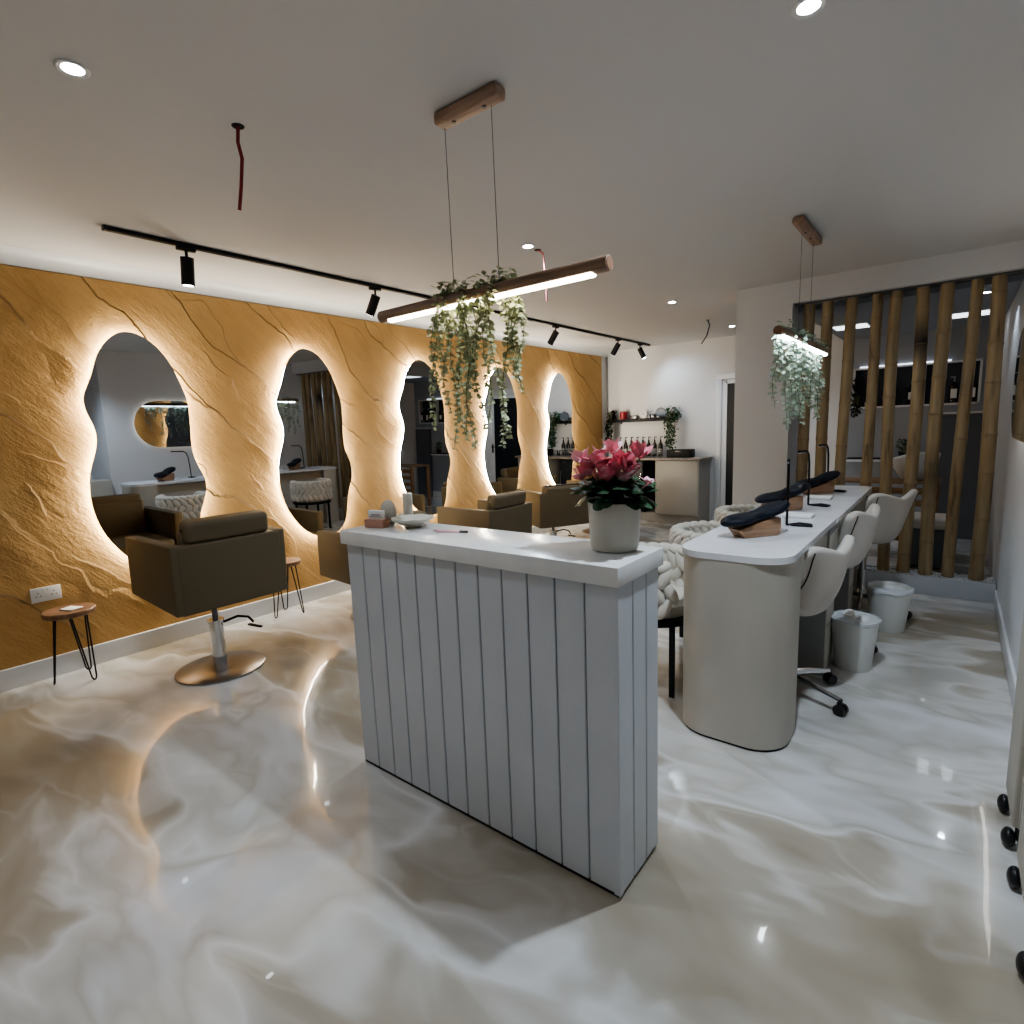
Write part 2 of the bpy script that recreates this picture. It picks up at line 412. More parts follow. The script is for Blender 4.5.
# ------------------------------------------------------------------ room
XW = -4.27; ZC = 2.51; YB = 7.9; XR = 0.31; YK = 7.9
struct('floor', MB().box((-1.45, 3.6, -0.05), (6.7, 11.0, 0.1)), M['floor'], smooth=False)
struct('ceiling', MB().box((-1.45, 3.6, ZC+0.05), (6.7, 11.0, 0.1)), M['ceiling'], smooth=False)
struct('wall_left', MB().box((XW-0.10, 3.15, ZC/2), (0.12, 9.7, ZC)), M['white_wall'], smooth=False)
fw = MB().box((XW-0.02, 3.03, 1.255), (0.04, 9.30, 2.39))
struct('wall_left_cladding', fw, M['feature'], smooth=False)
struct('wall_back', MB().box((-2.725, YB+0.05, ZC/2), (3.21, 0.1, ZC)), M['white_wall'], smooth=False)
struct('wall_wash_room', MB().box((-0.395, YB+0.05, 0.74), (1.45, 0.1, 1.48)).box((-0.395, YB+0.05, (1.94+ZC)/2), (1.45, 0.1, ZC-1.94))
       .box((-1.055, YB+0.05, 1.71), (0.13, 0.1, 0.46)).box((0.255, YB+0.05, 1.71), (0.15, 0.1, 0.46)), M['shaded_wall'], smooth=False)
struct('wall_column', MB().box((-1.345, 5.49, ZC/2), (0.45, 0.52, ZC)), M['white_wall'], smooth=False)
struct('wall_right', MB().box((XR+0.06, (2.62+YB+0.1)/2, ZC/2), (0.12, YB+0.1-2.62, ZC)), M['white_wall'], smooth=False)
struct('wall_return', MB().box((XR+0.45, 2.56, ZC/2), (0.9, 0.12, ZC)), M['white_wall'], smooth=False)
struct('wall_recess', MB().box((1.16, 0.45, ZC/2), (0.12, 4.1, ZC)), M['white_wall'], smooth=False)
struct('wall_front', MB().box((-1.6, -1.65, ZC/2), (5.6, 0.1, ZC)), M['white_wall'], smooth=False)
struct('wall_bulkhead', MB().box((-0.405, 5.34, (2.335+ZC)/2), (1.43, 0.22, ZC-2.335)), M['white_wall'], smooth=False)
struct('ceiling_wash_room', MB().box((-0.405, (5.452+YB)/2, 2.40), (1.43, YB-5.452, 0.218)), M['shaded_wall'], smooth=False)
# coving along the feature wall
cv = MB(); prof = [(XW, 2.420)] + [(XW+0.09*(1-math.cos(PI/2*k/10)), 2.425+0.084*math.sin(PI/2*k/10)) for k in range(11)] + [(XW+0.09, ZC), (XW, ZC)]
cv.prism(prof, -1.6, YB-0.002, axis='y')
struct('trim_1', cv, M['skirt'])
struct('baseboard_left', MB().box((XW+0.011, 3.15, 0.062), (0.022, 9.5, 0.124), bev=0.003), M['skirt'])
struct('baseboard_right', MB().box((XR-0.008, 3.93, 0.055), (0.016, 2.6, 0.11), bev=0.003), M['skirt'])
struct('baseboard_back', MB().box((-0.65, YB-0.008, 0.055), (1.9, 0.016, 0.11)), M['skirt'])
# back door
d1 = bpy.data.objects.new('door_1', None); C.objects.link(d1); d1['kind'] = 'structure'; d1.location = (-2.135, YB, 0)
MB().box((-0.435, -0.02, 1.0), (0.08, 0.04, 2.0), bev=0.006).box((0.435, -0.02, 1.0), (0.08, 0.04, 2.0), bev=0.006).box((0, -0.02, 1.99), (0.95, 0.042, 0.08), bev=0.006).build('door_frame', M['skirt'], d1)
MB().box((-0.36, -0.012, 0.97), (0.065, 0.022, 1.92)).box((0.36, -0.012, 0.97), (0.065, 0.022, 1.92)).box((0, -0.012, 1.915), (0.70, 0.022, 0.05)).box((0, -0.012, 0.06), (0.70, 0.022, 0.10)).build('door_stile', M['skirt'], d1)
MB().box((0, -0.008, 0.99), (0.66, 0.012, 1.86)).build('door_glass', M['glass_dark'], d1, smooth=False)
MB().box((0.365, -0.028, 1.0), (0.03, 0.014, 0.16), bev=0.004).cyl((0.365, -0.03, 1.03), (0.365, -0.07, 1.03), 0.008).cyl((0.365, -0.07, 1.03), (0.25, -0.07, 1.03), 0.008).build('door_handle', M['black'], d1)

# ------------------------------------------------------------------ wavy mirrors
OUT = [(0,.783),(.10,.752),(.18,.675),(.235,.585),(.285,.448),(.312,.35),(.313,.21),(.304,.036),(.322,-.072),(.363,-.174),(.375,-.252),(.35,-.345),(.314,-.44),(.297,-.541),(.275,-.658),(.22,-.74),(.145,-.773),(.076,-.783),(0,-.772),(-.062,-.75),(-.13,-.70),(-.2,-.62),(-.265,-.51),(-.3,-.405),(-.319,-.29),(-.314,-.155),(-.292,-.06),(-.26,.03),(-.243,.11),(-.25,.19),(-.277,.27),(-.285,.36),(-.25,.445),(-.22,.515),(-.187,.615),(-.135,.70),(-.07,.76)]
def catmull(pts, k=4):
    n = len(pts); o = []
    for i in range(n):
        p0, p1, p2, p3 = (Vector(pts[(i+j-1) % n]) for j in range(4))
        for q in range(k):
            t = q/k
            o.append(0.5*((2*p1)+(-p0+p2)*t+(2*p0-5*p1+4*p2-p3)*t*t+(-p0+3*p1-3*p2+p3)*t**3))
    return o
def smooth(pts, it=2):
    for _ in range(it):
        n = len(pts); pts = [(pts[i-1]+pts[i]*2+pts[(i+1) % n])/4 for i in range(n)]
    return pts
outl = smooth(catmull(OUT), 3)
def inset(pts, d):
    n = len(pts); o = []
    for i in range(n):
        t = (pts[(i+1) % n]-pts[i-1]).normalized()
        nr = Vector((-t.y, t.x))            # outline runs clockwise in (Y,Z)
        o.append(pts[i] - nr*d)
    return smooth(o, 2)
# make sure inset goes inward
tst = inset(outl, 0.03)
if sum(p.length for p in tst) > sum(p.length for p in outl): SG = -1
else: SG = 1
mir = thing('wall_mirror', 'wavy backlit wall mirror nearest the camera, above the first salon chair', 'mirror', (XW, 1.40, 1.325), 0, 'wavy backlit mirrors on the ochre wall')
in1 = inset(outl, SG*0.022); in2 = inset(outl, SG*0.034)
MB().prism([tuple(p) for p in in2], 0.001, 0.036, axis='x').build('backing', M['mirror_back'], mir)
mb = MB(); rb = [tuple(p) for p in in1]
mb.prism(rb, 0.010, 0.034, axis='x', cap=False).build('light_strip', M['led_warm'], mir)
g = MB().prism([tuple(p) for p in outl], -0.003, 0.003, axis='x').build('mirror_glass', M['mirror'], mir, smooth=False)
g.location = (0.058, 0, 0); g.rotation_euler = (0, math.radians(0.6), 0)
mlab = ['wavy backlit wall mirror second from the left, reflecting the bamboo canes',
        'third wavy backlit wall mirror, to the left of the hanging eucalyptus', 'fourth wavy backlit wall mirror, directly behind the hanging eucalyptus',
        'smallest looking, farthest wavy backlit wall mirror, next to the coffee bar']
for y, l in zip((2.65, 3.90, 5.15, 6.40), mlab): dup(mir, (XW, y, 1.325), label=l)

# pill mirror on the right wall
pill = thing('wall_mirror', 'long pill shaped backlit mirror on the white right wall', 'mirror', (XR, 3.85, 1.55))
def stadium(hl, r, n=16):
    o = []
    for k in range(n+1): a = -PI/2+PI*k/n; o.append((hl+r*math.cos(a), r*math.sin(a)))
    for k in range(n+1): a = PI/2+PI*k/n; o.append((-hl+r*math.cos(a), r*math.sin(a)))
    return o
MB().prism(stadium(0.70, 0.285), -0.028, -0.001, axis='x').build('backing', M['mirror_back'], pill)
MB().prism(stadium(0.70, 0.300), -0.026, -0.006, axis='x', cap=False).build('light_strip', M['led_pill'], pill)
MB().prism(stadium(0.70, 0.32), -0.034, -0.029, axis='x').build('mirror_glass', M['mirror'], pill, smooth=False)

# ------------------------------------------------------------------ reception counter
rc = thing('reception_counter', 'pale grey panelled reception counter with white top', 'counter', (-1.31, 1.455, 0))
x0, x1, y0, y1 = -0.61, 0.61, -0.13, 0.135
MB().box((0, 0, 0.49), (x1-x0-0.012, y1-y0-0.012, 0.94)).build('core', M['groove'], rc, smooth=False)
pl = MB(); n = 12; w = (x1-x0)/n
for i in range(n):
    for yy in (y0+0.003, y1-0.003): pl.box((x0+w*(i+0.5), yy, 0.49), (w-0.005, 0.012, 0.955), bev=0.0025, seg=1)
n = 3; w = (y1-y0)/n
for i in range(n):
    for xx in (x0+0.002, x1-0.002): pl.box((xx, y0+w*(i+0.5), 0.49), (0.014, w-0.005, 0.955), bev=0.0025, seg=1)
pl.box((x1-0.004, y0+0.004, 0.49), (0.022, 0.022, 0.956), bev=0.002, seg=1)
pl.build('panelling', M['counter_paint'], rc)
MB().box((0, 0.002, 0.006), (1.215, 0.262, 0.011)).build('plinth', M['black'], rc, smooth=False)
MB().box((0, 0, 0.992), (1.25, 0.30, 0.056), bev=0.003).build('countertop', M['counter_top'], rc)

# on the counter
ZT = 1.0205
pot = thing('potted_cyclamen', 'pink flowering plant with dark leaves in a cream pot on the reception counter', 'potted plant', (-0.805, 1.515, ZT))
MB().lathe([(0.058, 0.0), (0.070, 0.003), (0.073, 0.012), (0.081, 0.148), (0.079, 0.150), (0.075, 0.148), (0.072, 0.13), (0.0, 0.13)], seg=48).build('pot', M['ceramic'], pot)
MB().lathe([(0.073, 0.132), (0.05, 0.14), (0.0, 0.143)], seg=24).build('soil', M['soil'], pot)
lf = MB(); lm = MB(); rnd = random.Random(3)
def roundleaf(mb, c, d, r, tilt):
    d = Vector((math.cos(d), math.sin(d), tilt)).normalized(); x = d.cross(Vector((0, 0, 1))).normalized(); nn = x.cross(d)
    c = Vector(c); ctr = mb.bm.verts.new(c + d*r*0.9 + nn*r*0.10); ring = []
    for k in range(14):
        a = 2*PI*k/14; rr = r*(1+0.10*math.cos(2*a)) * (0.62 if k == 7 else 1)
        p = c + d*(r*0.9 + math.cos(a)*rr) + x*math.sin(a)*rr*0.9 - nn*(0.28*r*(1+math.cos(a))*0.5 + 0.12*r*abs(math.sin(a)))
        ring.append(mb.bm.verts.new(p))
    for k in range(14): mb.bm.faces.new((ctr, ring[k], ring[(k+1) % 14]))
for i in range(190):
    a = rnd.uniform(0, 2*PI); rr = rnd.uniform(0.0, 0.088); hi = rnd.random()
    if rr > 0.055 and hi < 0.35: z, tl = 0.166, rnd.uniform(-0.75, -0.35)
    else: z, tl = 0.185 + hi*0.05 - rr*0.30, rnd.uniform(-0.35, 0.35)
    if tl < -0.3: rr = max(rr, 0.080)
    roundleaf(lf if rnd.random() < 0.82 else lm, (rr*math.cos(a), rr*math.sin(a), z), a+rnd.uniform(-.5, .5), rnd.uniform(0.018, 0.029), tl)
lf.build('foliage', M['leaf_dark'], pot, recalc=False); o = lm.build('young_foliage', M['leaf_mid'], pot, recalc=False); o['label'] = 'brighter green leaves'
fl = [(-.10, -.02, .285), (-.085, .03, .262), (-.06, -.045, .245), (-.045, .0, .300), (-.03, .05, .27), (-.01, -.04, .255), (.0, .0, .315), (.02, .04, .27), (.03, -.05, .262), (.055, .0, .25), (.07, .03, .295), (.085, -.02, .305), (.06, -.05, .235), (-.08, -.05, .235), (.01, -.065, .235), (.112, -.01, .225), (-.02, -.06, .28), (-.07, -.01, .27), (-.04, -.03, .27), (.03, -.02, .285), (.05, -.03, .27), (-.015, .02, .255), (.065, -.045, .262), (-.055, -.05, .27), (.01, -.05, .25)]
for i, (fx, fy, fz) in enumerate(fl):
    st = MB().tube([(fx*0.25, fy*0.25, 0.15), (fx*0.6, fy*0.6, fz*0.75), (fx, fy, fz-0.02)], 0.0022, 6).build('flower_stalk', M['pink2'] if i % 2 else M['stem'], pot)
    f = MB(); rr = random.Random(i+20); big = 0.55 if i == 15 else 1.0
    lean = Vector((fx*2.2, fy*2.0, 0.55)).normalized()
    for k in range(5):
        a = 2*PI*k/5 + rr.uniform(-.3, .3); side = Vector((math.cos(a), math.sin(a), 0))
        d = (lean*0.9 + side*rr.uniform(0.45, 0.95)).normalized()
        f.leaf(Vector((fx, fy, fz-0.022)), d, rr.uniform(0.038, 0.050)*big, rr.uniform(0.046, 0.062)*big, up=-side+Vector((0, 0, .3)), curl=rr.uniform(-0.25, 0.45))
    f.build('flower', M['pink'] if i % 3 else M['pink2'], pot, recalc=False, angle=80)

ch = thing('card_holder', 'blush coloured block holding white business cards on the counter', 'card holder', (-1.845, 1.425, ZT), 0.25); ch.scale = (1.2, 1.2, 1.2)
MB().box((0, 0, 0.014), (0.078, 0.04, 0.028), bev=0.002).build('block', M['blush'], ch)
MB().box((0, 0.002, 0.036), (0.062, 0.012, 0.042), rot=(0.12, 0, 0)).build('cards', M['paper'], ch, smooth=False)
MB().box((0, -0.006, 0.043), (0.036, 0.0008, 0.003), rot=(0.12, 0, 0)).box((0, -0.005, 0.037), (0.046, 0.0008, 0.0012), rot=(0.12, 0, 0)).build('print', M['groove'], ch, smooth=False)
so = MB(); arch = [(-0.028, 0), (0.028, 0)] + [(0.028*math.cos(a), 0.062+0.03*math.sin(a)) for a in [PI*k/12 for k in range(13)]]
so.ball((0, 0, 0.047), (0.031, 0.020, 0.050), u=20, v=14)
for v in so.bm.verts:
    if v.co.z < 0.012: v.co.z = 0.0
o = tag(so.build('plaster_ornament', M['plaster']), 'rounded matt plaster pebble ornament behind the card holder', 'ornament'); o.location = (-1.835, 1.480, ZT); o.rotation_euler = (0, 0, .6); o.scale = (1.1, 1.1, 1.1)
cn = thing('pillar_candle', 'tall slim cream pillar candle at the back of the counter', 'candle', (-1.815, 1.570, ZT)); cn.scale = (1.15, 1.15, 1.25)
MB().lathe([(0.017, 0), (0.018, 0.002), (0.018, 0.098), (0.014, 0.1005), (0.0, 0.099)], seg=24).build('wax', M['ceramic'], cn)
MB().cyl((0, 0, 0.099), (0.001, 0, 0.104), 0.001, seg=6).build('wick', M['black'], cn)
ds = MB(); ds.lathe([(0.020, 0.0), (0.028, 0.0), (0.030, 0.006), (0.058, 0.020), (0.074, 0.034), (0.0745, 0.038), (0.070, 0.036), (0.050, 0.022), (0.020, 0.013), (0.0, 0.012)], seg=40,
    fn=lambda x, y, z, a: (x, y, z + (0.0015*math.sin(7*a) if z > 0.03 else 0)))
o = tag(ds.build('shallow_dish', M['ceramic']), 'shallow cream footed dish on the counter near the card holder', 'dish'); o.location = (-1.71, 1.50, ZT); o.scale = (1.15, 1.15, 1.0)
pn = thing('pen', 'slim rose gold pen with a dark tip on the counter top', 'pen', (-1.475, 1.475, ZT+0.005), 0.30)
MB().cyl((-0.055, 0, 0), (0.040, 0, 0), 0.0042, seg=10).build('barrel', M['pink2'], pn)
MB().cyl((0.040, 0, 0), (0.072, 0, 0), 0.0046, seg=10).build('cap', M['steel_dark'], pn)
MB().cyl((-0.075, 0, 0), (-0.055, 0, 0), 0.001, 0.004, seg=10).build('tip', M['brass'], pn)

# ------------------------------------------------------------------ styling chairs (front = local +X)
def styling_chair(label, loc, rz, zb, hr=0.445):
    t = thing('styling_chair', label, 'salon chair', loc, rz, 'taupe styling chairs in front of the mirrors')
    hl = zb                              # underside of the seat box
    # back panel, slightly reclined
    MB().box((-0.285, 0, hl+0.19), (0.075, 0.575, 0.385), rot=(0, -0.06, 0), bev=0.012, seg=3).build('backrest', M['taupe'], t)
    for s in (-1, 1):
        a = MB(); pr = [(-0.310, 0), (0.33, 0.035), (0.325, 0.385), (-0.330, 0.385)]
        a.prism([(x, z+hl) for x, z in pr], s*0.285-0.034, s*0.285+0.034, axis='y')
        bmesh.ops.bevel(a.bm, geom=a.bm.edges[:], offset=0.010, segments=3, affect='EDGES', profile=0.5)
        a.build('armrest', M['taupe'], t)
    MB().box((0.03, 0, hl+0.06), (0.58, 0.50, 0.11), bev=0.012).build('seat_base', M['taupe'], t)
    MB().box((0.05, 0, hl+0.15), (0.56, 0.49, 0.09), bev=0.03, seg=4).build('seat', M['taupe'], t)
    MB().box((-0.225, 0, hl+0.31), (0.075, 0.485, 0.30), rot=(0, -0.16, 0), bev=0.03, seg=4).build('back_cushion', M['taupe'], t)
    h = MB().box((-0.275, 0, hl+hr), (0.115, 0.465, 0.125), rot=(0, -0.12, 0), bev=0.032, seg=5).build('headrest', M['taupe'], t)
    MB().cyl((-0.275, -0.242, hl+0.455), (-0.275, 0.242, hl+0.455), 0.007, seg=10).build('hinge', M['steel_dark'], h)
    MB().lathe([(0.245, 0.0), (0.25, 0.003), (0.25, 0.010), (0.242, 0.014), (0.06, 0.016), (0.0, 0.016)], seg=64).build('base_plate', M['bronze'], t)
    MB().cyl((0, 0, 0.014), (0, 0, max(0.20, zb-0.17)), 0.042, seg=32).cyl((0, 0, 0.20 if zb < .4 else zb-0.17), (0, 0, 0.215 if zb < .4 else zb-0.155), 0.048, seg=32).build('column', M['chrome'], t)
    MB().cyl((0, 0, 0.20), (0, 0, hl+0.02), 0.017, seg=20).box((0, 0, hl+0.0), (0.2, 0.2, 0.012)).build('piston', M['steel_dark'], t)
    z = 0.20 if zb < .4 else zb-0.18
    MB().tube([(-0.02, -0.03, z), (-0.03, -0.12, z+0.015), (-0.04, -0.18, z-0.005), (-0.05, -0.205, z-0.045)], 0.008, 10).box((-0.095, -0.19, z-0.055), (0.12, 0.02, 0.014), rot=(0, 0, 0.2), bev=0.005).build('pump_lever', M['black'], t)
    return t
styling_chair('taupe box shaped styling chair nearest the camera, pumped up high', (-3.49, 1.43, 0), PI+0.0, 0.47)
styling_chair('taupe styling chair mostly hidden behind the left end of the counter', (-3.45, 2.66, 0), PI, 0.30)
styling_chair('taupe styling chair showing its side and back above the middle of the counter', (-3.47, 3.95, 0), PI, 0.31)
styling_chair('taupe styling chair turned away, just left of the pink flowers', (-3.60, 5.28, 0), PI-0.50, 0.31, 0.385)
styling_chair('farthest taupe styling chair, at the last mirror', (-3.62, 6.45, 0), PI-0.15, 0.31)

# hairpin stools
def stool(label, loc, rz, item=True):
    t = thing('side_stool', label, 'stool', loc, rz, 'round wooden hairpin stools by the ochre wall')
    MB().lathe([(0.0, 0.405), (0.124, 0.405), (0.130, 0.410), (0.130, 0.430), (0.125, 0.436), (0.0, 0.436)], seg=48).build('seat', M['stool_wood'], t)
    for k in range(3):
        a = 2*PI*k/3 + 0.4; ca, sa = math.cos(a), math.sin(a); px, py = -sa, ca
        pts = []
        def P(r, s, z): return (r*ca+s*px, r*sa+s*py, z)
        pts = [P(0.072, -0.045, 0.404), P(0.118, -0.014, 0.02), P(0.121, -0.007, 0.006), P(0.122, 0, 0.004), P(0.121, 0.007, 0.006), P(0.118, 0.014, 0.02), P(0.072, 0.045, 0.404)]
        MB().tube(pts, 0.0045, 8).build('leg', M['black'], t)
    return t
stool('round wooden hairpin stool below the wall socket', (-4.09, 0.86, 0), 0.0)
stool('round wooden hairpin stool between the first two chairs', (-4.11, 2.24, 0), 0.3)
o = tag(MB().box((0, 0, 0.003), (0.10, 0.07, 0.005), bev=0.001).build('folded_leaflet', M['paper']), 'small white folded leaflet on the left stool', 'leaflet'); o.location = (-4.08, 0.87, 0.4365); o.rotation_euler = (0, 0, .4)
b = thing('spray_bottle', 'small pale bottle on the stool between the chairs', 'bottle', (-4.08, 2.17, 0.4365))
MB().lathe([(0.024, 0), (0.026, 0.003), (0.026, 0.07), (0.012, 0.085), (0.010, 0.095), (0, 0.095)], seg=20).build('bottle_body', M['plastic_w'], b)
MB().cyl((0, 0, 0.095), (0, 0, 0.115), 0.012, seg=16).build('cap', M['steel_dark'], b)

# wall socket
sk = thing('wall_socket', 'white double wall socket low on the ochre wall', 'socket', (XW, 0.800, 0.518))
MB().box((0.006, 0, 0), (0.010, 0.147, 0.087), bev=0.003).build('plate', M['plastic_w'], sk)
hs = MB()
for s in (-1, 1):
    for dy, dz, w_, h_ in ((0, 0.012, .004, .009), (-.011, -.008, .008, .004), (.011, -.008, .008, .004)): hs.box((0.0115, s*0.038+dy, dz), (0.001, w_, h_))
hs.build('pin_holes', M['black'], sk, smooth=False)
for s in (-1, 1): MB().box((0.0125, s*0.012, 0.028), (0.004, 0.010, 0.014), bev=0.001).build('switch', M['plastic_w'], sk)

# ------------------------------------------------------------------ manicure desk
DZ = 0.848
md = thing('manicure_desk', 'long manicure desk with rounded taupe end and pale top', 'desk', (-0.715, 3.71, 0))
def rrect(xa, xb, ya, yb, r, n=10):
    o = []
    for (cx, cy, a0, rad) in ((xb-r[0], ya+r[0], -PI/2, r[0]), (xb-r[1], yb-r[1], 0, r[1]), (xa+r[2], yb-r[2], PI/2, r[2]), (xa+r[3], ya+r[3], PI, r[3])):
        for k in range(n+1):
            a = a0+PI/2*k/n; o.append((cx+rad*math.cos(a), cy+rad*math.sin(a)))
    return o
def rr_part(name, xa, xb, ya, yb, r, z0, z1, mat, bev=0.0, gap=0):
    m_ = MB().prism(rrect(xa, xb, ya, yb, r), z0, z1)
    if bev: bmesh.ops.bevel(m_.bm, geom=[e for e in m_.bm.edges if abs(e.verts[0].co.z-e.verts[1].co.z) < 1e-6], offset=bev, segments=2, affect='EDGES', profile=0.5)
    return m_.build(name, mat, md)
rr_part('tabletop', -0.232, 0.236, -1.390, -0.262, (0.13, 0.002, 0.002, 0.13), DZ-0.028, DZ, M['desk_top'], 0.004)
rr_part('tabletop', -0.24, 0.24, -0.260, 1.42, (0.002, 0.09, 0.09, 0.002), DZ-0.028, DZ, M['desk_top'], 0.004)
rr_part('end_panel', -0.230, 0.232, -1.388, -1.12, (0.15, 0.002, 0.002, 0.15), 0.012, DZ-0.028, M['desk_side'])
rr_part('plinth', -0.224, 0.226, -1.38, -1.13, (0.14, 0.002, 0.002, 0.14), 0.0, 0.012, M['black'])
rr_part('end_panel', -0.23, 0.23, 1.15, 1.41, (0.002, 0.09, 0.09, 0.002), 0.0, DZ-0.028, M['desk_side'])
for yy, wd in ((-0.31, 0.25), (0.50, 0.20)):
    MB().box((0.05, yy, 0.405), (0.36, wd, 0.81)).build('pedestal', M['desk_in'], md, smooth=False)
    for k in range(3):
        d = MB().box((0.225, yy, 0.14+0.26*k), (0.018, wd-0.012, 0.245), bev=0.003).build('drawer', M['desk_side'], md)
MB().box((-0.14, 0.0, 0.42), (0.018, 2.3, 0.76)).build('modesty_panel', M['desk_side'], md, smooth=False)
for yy, wd in ((-0.775, 0.66), (0.107, 0.56), (0.87, 0.52)):
    MB().box((0.215, yy, 0.748), (0.018, wd, 0.125), bev=0.003).build('drawer', M['desk_side'], md)

ZD = DZ+0.0005
def wrist(label, loc, rz):
    t = thing('wrist_rest', label, 'wrist cushion', loc, rz, 'black wrist cushions on wooden blocks')
    pr = [(-0.085, 0.0), (0.095, 0.0), (0.112, 0.012), (0.112, 0.085), (0.06, 0.085), (-0.12, 0.042)]
    m_ = MB().prism([(x, z) for x, z in pr], -0.045, 0.045, axis='y')
    bmesh.ops.bevel(m_.bm, geom=m_.bm.edges[:], offset=0.003, segments=2, affect='EDGES', profile=0.5)
    m_.build('wooden_block', M['block_wood'], t)
    c = MB()
    def f(u, v):
        x = (u-0.5)*0.37; a = 2*PI*v; e = math.sqrt(max(0, 1-(2*u-1)**6))
        wy = (0.060 + 0.012*math.cos(4*PI*(u-0.5)) * -1)*e; wz = 0.027*e
        zc = 0.102 + 0.20*x - 0.006*math.cos(2*PI*(u-0.5))
        return (x, wy*math.cos(a), zc + wz*math.sin(a))
    c.grid(f, 25, 21); bmesh.ops.remove_doubles(c.bm, verts=c.bm.verts[:], dist=1e-5)
    c.build('cushion', M['blk_leather'], t, angle=80)
    return t
wr = wrist('nearest black wrist cushion on a wooden block, on the desk end', (-0.725, 2.77, ZD), 0.93)
dup(wr, (-0.795, 3.62, ZD), 0.93, 'middle black wrist cushion on a wooden block on the desk')
dup(wr, (-0.76, 4.50, ZD), 0.93, 'farthest black wrist cushion on a wooden block, by the bamboo')
def lamp(label, loc, rz):
    t = thing('desk_lamp', label, 'desk lamp', loc, rz, 'slim black desk lamps on the manicure desk')
    MB().tube([(0, 0, 0.006), (0.06, 0.06, 0.006), (0.115, 0.03, 0.006), (0.115, -0.02, 0.006), (0.02, -0.005, 0.006)], 0.0055, 8).build('base', M['black'], t)
    MB().tube([(0, 0, 0.006), (0.0, -0.004, 0.15), (0.0, -0.012, 0.27), (0.0, -0.03, 0.325), (0.0, -0.06, 0.345)], 0.0062, 10).build('stem', M['black'], t)
    h = MB().tube([(0, -0.06, 0.345), (0, -0.20, 0.350)], 0.0075, 10).build('lamp_head', M['black'], t)
    MB().box((0, -0.14, 0.3395), (0.006, 0.15, 0.003)).build('diffuser', M['led_disc'] if False else M['paper'], h, smooth=False)
    return t
lp = lamp('nearest slim black desk lamp on the manicure desk', (-0.655, 3.10, ZD), 0.2)
dup(lp, (-0.70, 3.88, ZD), -0.12, 'middle slim black desk lamp on the manicure desk')
dup(lp, (-0.72, 4.68, ZD), -0.15, 'farthest slim black desk lamp on the manicure desk')
tw = tag(MB().box((0, 0, 0.009), (0.155, 0.12, 0.018), bev=0.006, seg=3).build('folded_towel', M['paper']), 'white folded towel beside the nearest desk lamp', 'towel', 'folded white towels on the desk')
tw.location = (-0.665, 3.42, ZD)
dup(tw, (-0.70, 4.24, ZD), 0.0, 'white folded towel between the two farther wrist cushions')

